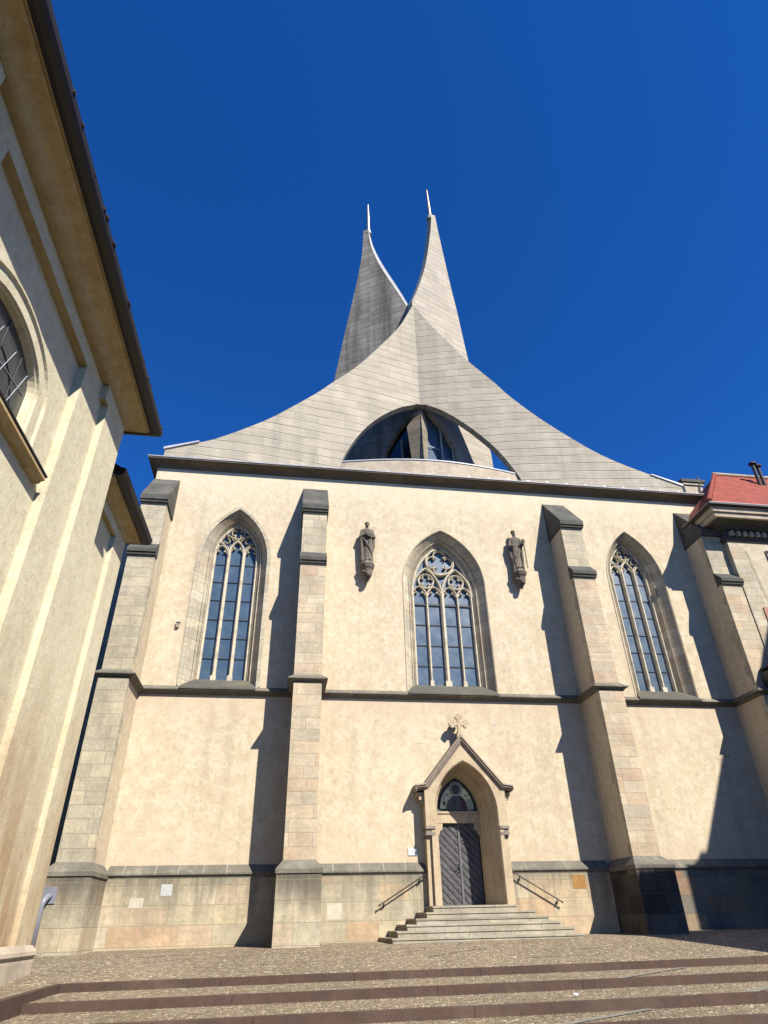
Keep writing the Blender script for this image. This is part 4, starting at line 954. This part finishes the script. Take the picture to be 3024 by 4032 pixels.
quad(m_, [(fx(XF1, -30), -30, -1.7), (-14, -30, -1.7), (-14, -30, 9.24), (fx(XF1, -30), -30, 9.24)], YELLOW)
m_.build('wall', yb)
ePath = [(fx(XF2, -30), -30), (fx(XF2, yN), yN), (-14, yN)]
c = MB(); c.sweep(ePath, [(-.25, 9.20), (.025, 9.20), (.03, 9.225), (.05, 9.23), (.055, 9.25), (.075, 9.26), (.09, 9.30), (.13, 9.36), (.20, 9.41), (.30, 9.44), (.39, 9.45), (.39, 9.50), (.44, 9.50), (.44, 9.56), (-.25, 9.68)], YELLOWC)
cnc = c.build('cornice', yb)
c = MB(); c.sweep(ePath, [(.40, 9.56), (.42, 9.50), (.50, 9.48), (.58, 9.51), (.63, 9.58), (.645, 9.69), (.60, 9.69), (.55, 9.60)], GUTTER)
yy = -8.2
while yy > -29: c.box(fx(XF2, yy)+.60, fx(XF2, yy)+.66, yy-.03, yy+.03, 9.65, 9.71, GUTTER); yy -= random.uniform(1.5, 1.9)
c.build('gutter', yb)
c = MB()
c.sweep(ePath, [(.36, 9.55), (.56, 9.62), (.56, 9.67), (-1.5, 11.0), (-4.9, 13.3), (-4.9, 13.2), (-1.5, 10.9)], TILED)
rng = random.Random(5); yy = -8.15
while yy > -29:
    if rng.random() < .3: c.ball((fx(XF2, yy)+.575+rng.uniform(-.02, .02), yy, 9.67+rng.uniform(-.01, .02)), (.09, .09, .045), TILED, 8, 6)
    yy -= .24
c.build('roof', yb)
# window
wn = MB()
def ering(a, b, x, zb=6.05): return [(fx(x, WY+a), WY+a, zb)]+[(fx(x, q_[0]), q_[0], q_[1]) for q_ in ell(a, b)]+[(fx(x, WY-a), WY-a, zb)]
wn.loft([ering(1.44, .92, XRC-.01), ering(1.44, .92, XRC+.05), ering(1.40, .88, XRC+.05), ering(1.36, .85, XRC+.012), ering(1.14, .65, XRC+.012), ering(1.12, .63, XRC-.03), ering(1.09, .61, XRC-.04), ering(1.05, .58, XRC-.15)], YELLOW)
wo_ = wn.build('window', yb)
q = MB(); q.plate([[(WY+1.06, 6.0)]+ell(1.06, .59)+[(WY-1.06, 6.0)]], lambda a, b: (fx(XRC-.14, a), a, b), GLASSG); q.build('glass', wo_, fix=False)
q = MB()
def bar(a, b, r=.016): q.tube([(fx(XRC-.13, a[0]), a[0], a[1]), (fx(XRC-.13, b[0]), b[0], b[1])], r, GREYP, 6)
for k in range(5): bar((WY-1.05+.5*k, 6.1), (WY-.6+.5*k, 7.4), .006)
bar((WY-1, 6.75), (WY+1.0, 7.05), .006); bar((WY-1, 6.35), (WY+1.0, 6.50), .006)
for ca in (.35, .72):
    pts = [(fx(XRC-.135, WY+ca*1.1*math.cos(t)), WY+ca*1.1*math.cos(t), 6.3+ca*1.15*math.sin(t)) for t in [math.pi*i/16 for i in range(17)]]; q.tube(pts, .010, LEAD, 6)
bar2 = [((WY, 6.1), (WY, 7.65)), ((WY+.55, 6.1), (WY+.6, 7.5))]
for a, b in bar2: q.tube([(fx(XRC-.135, a[0]), a[0], a[1]), (fx(XRC-.135, b[0]), b[0], b[1])], .010, LEAD, 6)
q.build('window_bars', wo_)
q = MB(); q.sweep([(fx(XRC, -15.1), -15.1), (fx(XRC, -11.05), -11.05)], [(-.05, 5.98), (.10, 6.0), (.12, 6.04), (.17, 6.06), (.17, 6.12), (-.22, 6.20)], YELLOWC)
q.sweep([(fx(XRC, -15.12), -15.12), (fx(XRC, -11.03), -11.03)], [(-.25, 6.21), (.185, 6.125), (.19, 6.155), (-.25, 6.235)], GUTTER); q.build('window_sill', wo_)

# lower wing beyond it
an = empty('yellow_annex', (-4.5, -6.5, -.75), 'lower ochre plastered wing with its own gutter, between tall yellow building and church', 'building')
ax = lambda x0, y: x0+KX*(y+5)
m_ = MB(); yE = -5.0; yS = -5.82
for (x0, ya, yc) in ((-4.46, yE, yS), (-4.57, yS, yN+.02)):
    quad(m_, [(ax(x0, ya), ya, -1.7), (ax(x0, yc), yc, -1.7), (ax(x0, yc), yc, 8.1), (ax(x0, ya), ya, 8.1)], YELLOW)
quad(m_, [(ax(-4.46, yS), yS, -1.7), (ax(-4.57, yS), yS, -1.7), (ax(-4.57, yS), yS, 8.1), (ax(-4.46, yS), yS, 8.1)], YELLOW)
quad(m_, [(ax(-4.455, yE), yE, 8.1), (ax(-4.455, yN), yN+.02, 8.1), (ax(-4.455, yN), yN+.02, 8.45), (ax(-4.455, yE), yE, 8.45)], YELLOW)
quad(m_, [(ax(-4.455, yE), yE, 8.1), (ax(-4.455, yN), yN+.02, 8.1), (ax(-4.6, yN), yN+.02, 8.1), (ax(-4.6, yE), yE, 8.1)], YELLOWC)
quad(m_, [(ax(-4.46, yE), yE, -1.7), (-14, yE, -1.7), (-14, yE, 8.45), (ax(-4.46, yE), yE, 8.45)], YELLOW)
m_.build('wall', an)
ap_ = [(ax(-4.46, -7.75), -7.75), (ax(-4.46, yE), yE), (-14, yE)]
c = MB(); c.sweep(ap_, [(-.05, 8.38), (.03, 8.38), (.06, 8.43), (.10, 8.48), (.20, 8.52), (.30, 8.54), (.30, 8.62), (-.05, 8.7)], YELLOWC); c.build('cornice', an)
c = MB(); c.sweep(ap_, [(.30, 8.84), (.32, 8.58), (.42, 8.58), (.50, 8.64), (.53, 8.78), (.48, 8.78)], GUTTER); c.build('gutter', an)
c = MB(); c.sweep(ap_, [(.26, 8.63), (.46, 8.72), (.46, 8.78), (-2, 10.3), (-4.5, 11.6), (-4.5, 11.5), (-2, 10.2)], TILED)
yy = -7.7
while yy < -4.6:
    c.ball((ax(-4.46, yy)+.455, yy, 8.775+rng.uniform(-.01, .012)), (.07, .09, .03), TILED, 8, 6); yy += .23
c.build('roof', an)
c = MB(); c.sweep([(ax(-4.46, -12), -12), (ax(-4.46, yE), yE), (-8, yE)], [(-.05, -.24), (.03, -.25), (.10, -.34), (.11, -.40), (.07, -.45), (.075, -.50), (.07, -1.2), (-.05, -1.2)], BASEST); c.build('plinth', an)

# ------------------------------------------------------------------ building at the right with red roof
rb = empty('red_roofed_building', (19, -1.3, -.4), 'worn cream building with red tiled hip roof and dentil cornice at the right edge', 'building')
YW = -1.34
m_ = MB()
m_.box(16.145, 27, YW, 3.5, -1.5, 12.1, RPLAST)
m_.box(16.13, 16.75, YW-.012, YW+.2, -1.5, 11.6, RASH)
m_.build('wall', rb)
c = MB(); ipath = [(16.14, .2), (16.14, YW), (27, YW)]
c.sweep(ipath, [(-.1, 11.85), (.04, 11.86), (.05, 11.93), (.10, 11.95), (.10, 12.02), (.03, 12.03), (.03, 12.30), (.14, 12.34), (.2, 12.42), (.34, 12.50), (.55, 12.54), (-.1, 12.55)], DARKST)
xx = 16.30
while xx < 26: c.box(xx, xx+.11, YW-.20, YW-.03, 12.06, 12.25, JAMB); xx += .27
c.sweep(ipath, [(-.1, 12.55), (.66, 12.55), (.68, 12.72), (.74, 12.73), (.76, 12.90), (.80, 12.91), (-.1, 12.92)], BASEST)
c.build('cornice', rb)
c = MB(); c.sweep([(16.14, -.35), (16.14, YW), (27, YW)], [(.76, 12.93), (.84, 12.91), (.90, 12.97), (.90, 13.03), (.84, 12.99), (.76, 13.0)], GUTTER)
c.sweep([(16.14, -.35), (16.14, YW), (27, YW)], [(.70, 13.01), (.91, 13.03), (.91, 13.05), (.70, 13.05)], ZINC); c.build('gutter', rb)
ro = MB()
E0 = (15.26, YW-.88, 13.06); Rg = (18.2, .35, 16.4); Rg2 = (27, .35, 16.4)
ro.add([E0, (27, YW-.88, 13.06), Rg2, Rg], [(0, 1, 2, 3)], TILES)
ro.add([E0, Rg, (15.26, 3.2, 13.06)], [(0, 1, 2)], TILES)
ro.add([(15.26, 3.2, 13.06), (27, 3.2, 13.06), Rg2, Rg], [(3, 2, 1, 0)], TILES)
rf = ro.build('roof', rb, fix=False)
hp = MB(); n = 15
for k in range(n):
    a = Vector(E0).lerp(Vector(Rg), k/n); b = Vector(E0).lerp(Vector(Rg), (k+1.08)/n); hp.tube([a+Vector((0, 0, .03)), b+Vector((0, 0, .05))], [.10, .085], TILES, 8)
hp.build('hip_tiles', rf)
hp = MB(); hp.tube([(18.1, .35, 16.46), (27, .35, 16.46)], .075, BASEST, 8); hp.build('ridge', rf)
hp = MB()
for dx in (0, .22):
    bx_ = 19.6+dx; hp.tube([(bx_, -.35, 15.4), (bx_-.02, -.4, 16.55-dx*.5)], .075, LEAD, 10); hp.tube([(bx_-.02, -.4, 16.55-dx*.5), (bx_-.02, -.4, 16.62-dx*.5)], .16, LEAD, 10)
hp.build('vent_pipes', rf)
pq = MB(); pq.box(16.95-.35, 17.3, YW-.05, YW, 8.55, 9.15, RUST); pq.tube([(16.98, YW-.052, 8.86), (16.98, YW-.045, 8.86)], .12, LEAD, 14); pq.build('plaque', rb)
pq = MB()
for (a, b) in (((17.6, 11.5), (17.6, 10)), ((17.6, 11.5), (19, 11.5))): pq.tube([(a[0], YW-.02, a[1]), (b[0], YW-.02, b[1])], .04, LEAD, 6)
pq.build('window_frame', rb)
cd = MB()
for off in (0, .06): cd.tube([(16.75+off, YW-.03, 11.5), (16.85+off, YW-.03, 9.9), (17.1+off, YW-.03, 8.6), (17.15+off, YW-.03, 7.0)], .007, JAMB, 5)
cd.build('wall_cable', rb)

ln = empty('wall_lantern', (15.75, -1.75, 6.3), 'dark iron lantern bracket on the right wall at the frame edge', 'lantern')
q = MB(); q.box(15.60, 16.35, -1.80, -1.34, 6.80, 6.86, LEAD); q.box(15.62, 15.68, -1.78, -1.72, 6.5, 6.8, LEAD); q.build('bracket', ln)
q = MB(); q.loft([[(15.62+.30*0, -1.75, 6.72), (16.0, -1.75, 6.72), (16.0, -1.40, 6.72), (15.62, -1.40, 6.72)], [(15.55, -1.8, 6.5), (16.07, -1.8, 6.5), (16.07, -1.36, 6.5), (15.55, -1.36, 6.5)], [(15.62, -1.75, 6.12), (16.0, -1.75, 6.12), (16.0, -1.40, 6.12), (15.62, -1.40, 6.12)]], LEAD, True)
q.build('lamp_housing', ln)

ch = empty('chimney', (17.9, 1.6, 14.6), 'squat grey chimney with flat cap between the concrete roof and the red roof', 'chimney')
q = MB(); q.box(17.45, 18.35, 1.5, 2.3, 14.3, 16.75, BASEST); q.build('stack', ch)
q = MB(); q.prism_z([(17.30, 1.38), (18.5, 1.38), (18.5, 2.42), (17.30, 2.42)], 16.75, 16.9, DARKST); q.prism_z([(17.38, 1.44), (18.42, 1.44), (18.42, 2.36), (17.38, 2.36)], 16.62, 16.75, BASEST); q.build('cap_slab', ch)
q = MB(); q.tube([(18.1, 1.47, 15.6), (18.15, 1.44, 16.4), (18.25, 1.40, 16.9), (18.25, 1.5, 17.15)], .03, LEAD, 6); q.tube([(17.9, 1.8, 16.9), (17.9, 1.8, 17.1)], .06, LEAD, 6); q.tube([(18.7, 2.2, 15), (18.6, 2.2, 17.0)], .02, LEAD, 5); q.build('cables', ch)

# ------------------------------------------------------------------ houses across the square, outside the frame to the right, that shade it
hb = empty('low_wing', (17, -14, -.8), 'long low plastered wing standing along the right side of the square', 'building')
q = MB(); q.prism_z([(14.17, -9), (17.49, -9), (17.49, -30), (19.5, -34), (18.6, -30), (15.4, -15), (14.85, -12)][:2]+[(17.49, -30), (18.2, -34), (15.45, -15), (14.85, -12)], -1.6, 9.0, RPLAST); q.build('wall', hb)
hc = empty('gabled_house', (21, -15, -.8), 'tall plastered house with a steep gable standing right of the square', 'building')
q = MB(); q.prism_y([(17.5, -1.6), (17.5, 10.97), (17.8, 10.97), (18.15, 11.25), (18.3, 11.47), (18.5, 11.47), (20.2, 14.7), (21.6, 17.3), (25.2, 10.97), (25.2, -1.6)], -22, -9, RPLAST)
q.v = [(a+(.70*(-9-b) if b < -9.5 else 0), b, c_) for a, b, c_ in q.v]; q.build('wall', hc)

# crumpled paper on the step
pc = MB()
rng = random.Random(2); pts = [(4.33+rng.uniform(-.05, .05), -9.2+rng.uniform(-.05, .05), zt(4.3, 2)+.012+rng.uniform(0, .05)) for _ in range(9)]
bm = bmesh.new(); [bm.verts.new(p) for p in pts]; bmesh.ops.convex_hull(bm, input=bm.verts); me = bpy.data.meshes.new('paper_scrap'); bm.to_mesh(me); bm.free(); me.materials.append(WHITE)
o = bpy.data.objects.new('paper_scrap', me); COL.objects.link(o); tag(o, 'small crumpled white paper scrap lying on the cobbled step', 'litter')
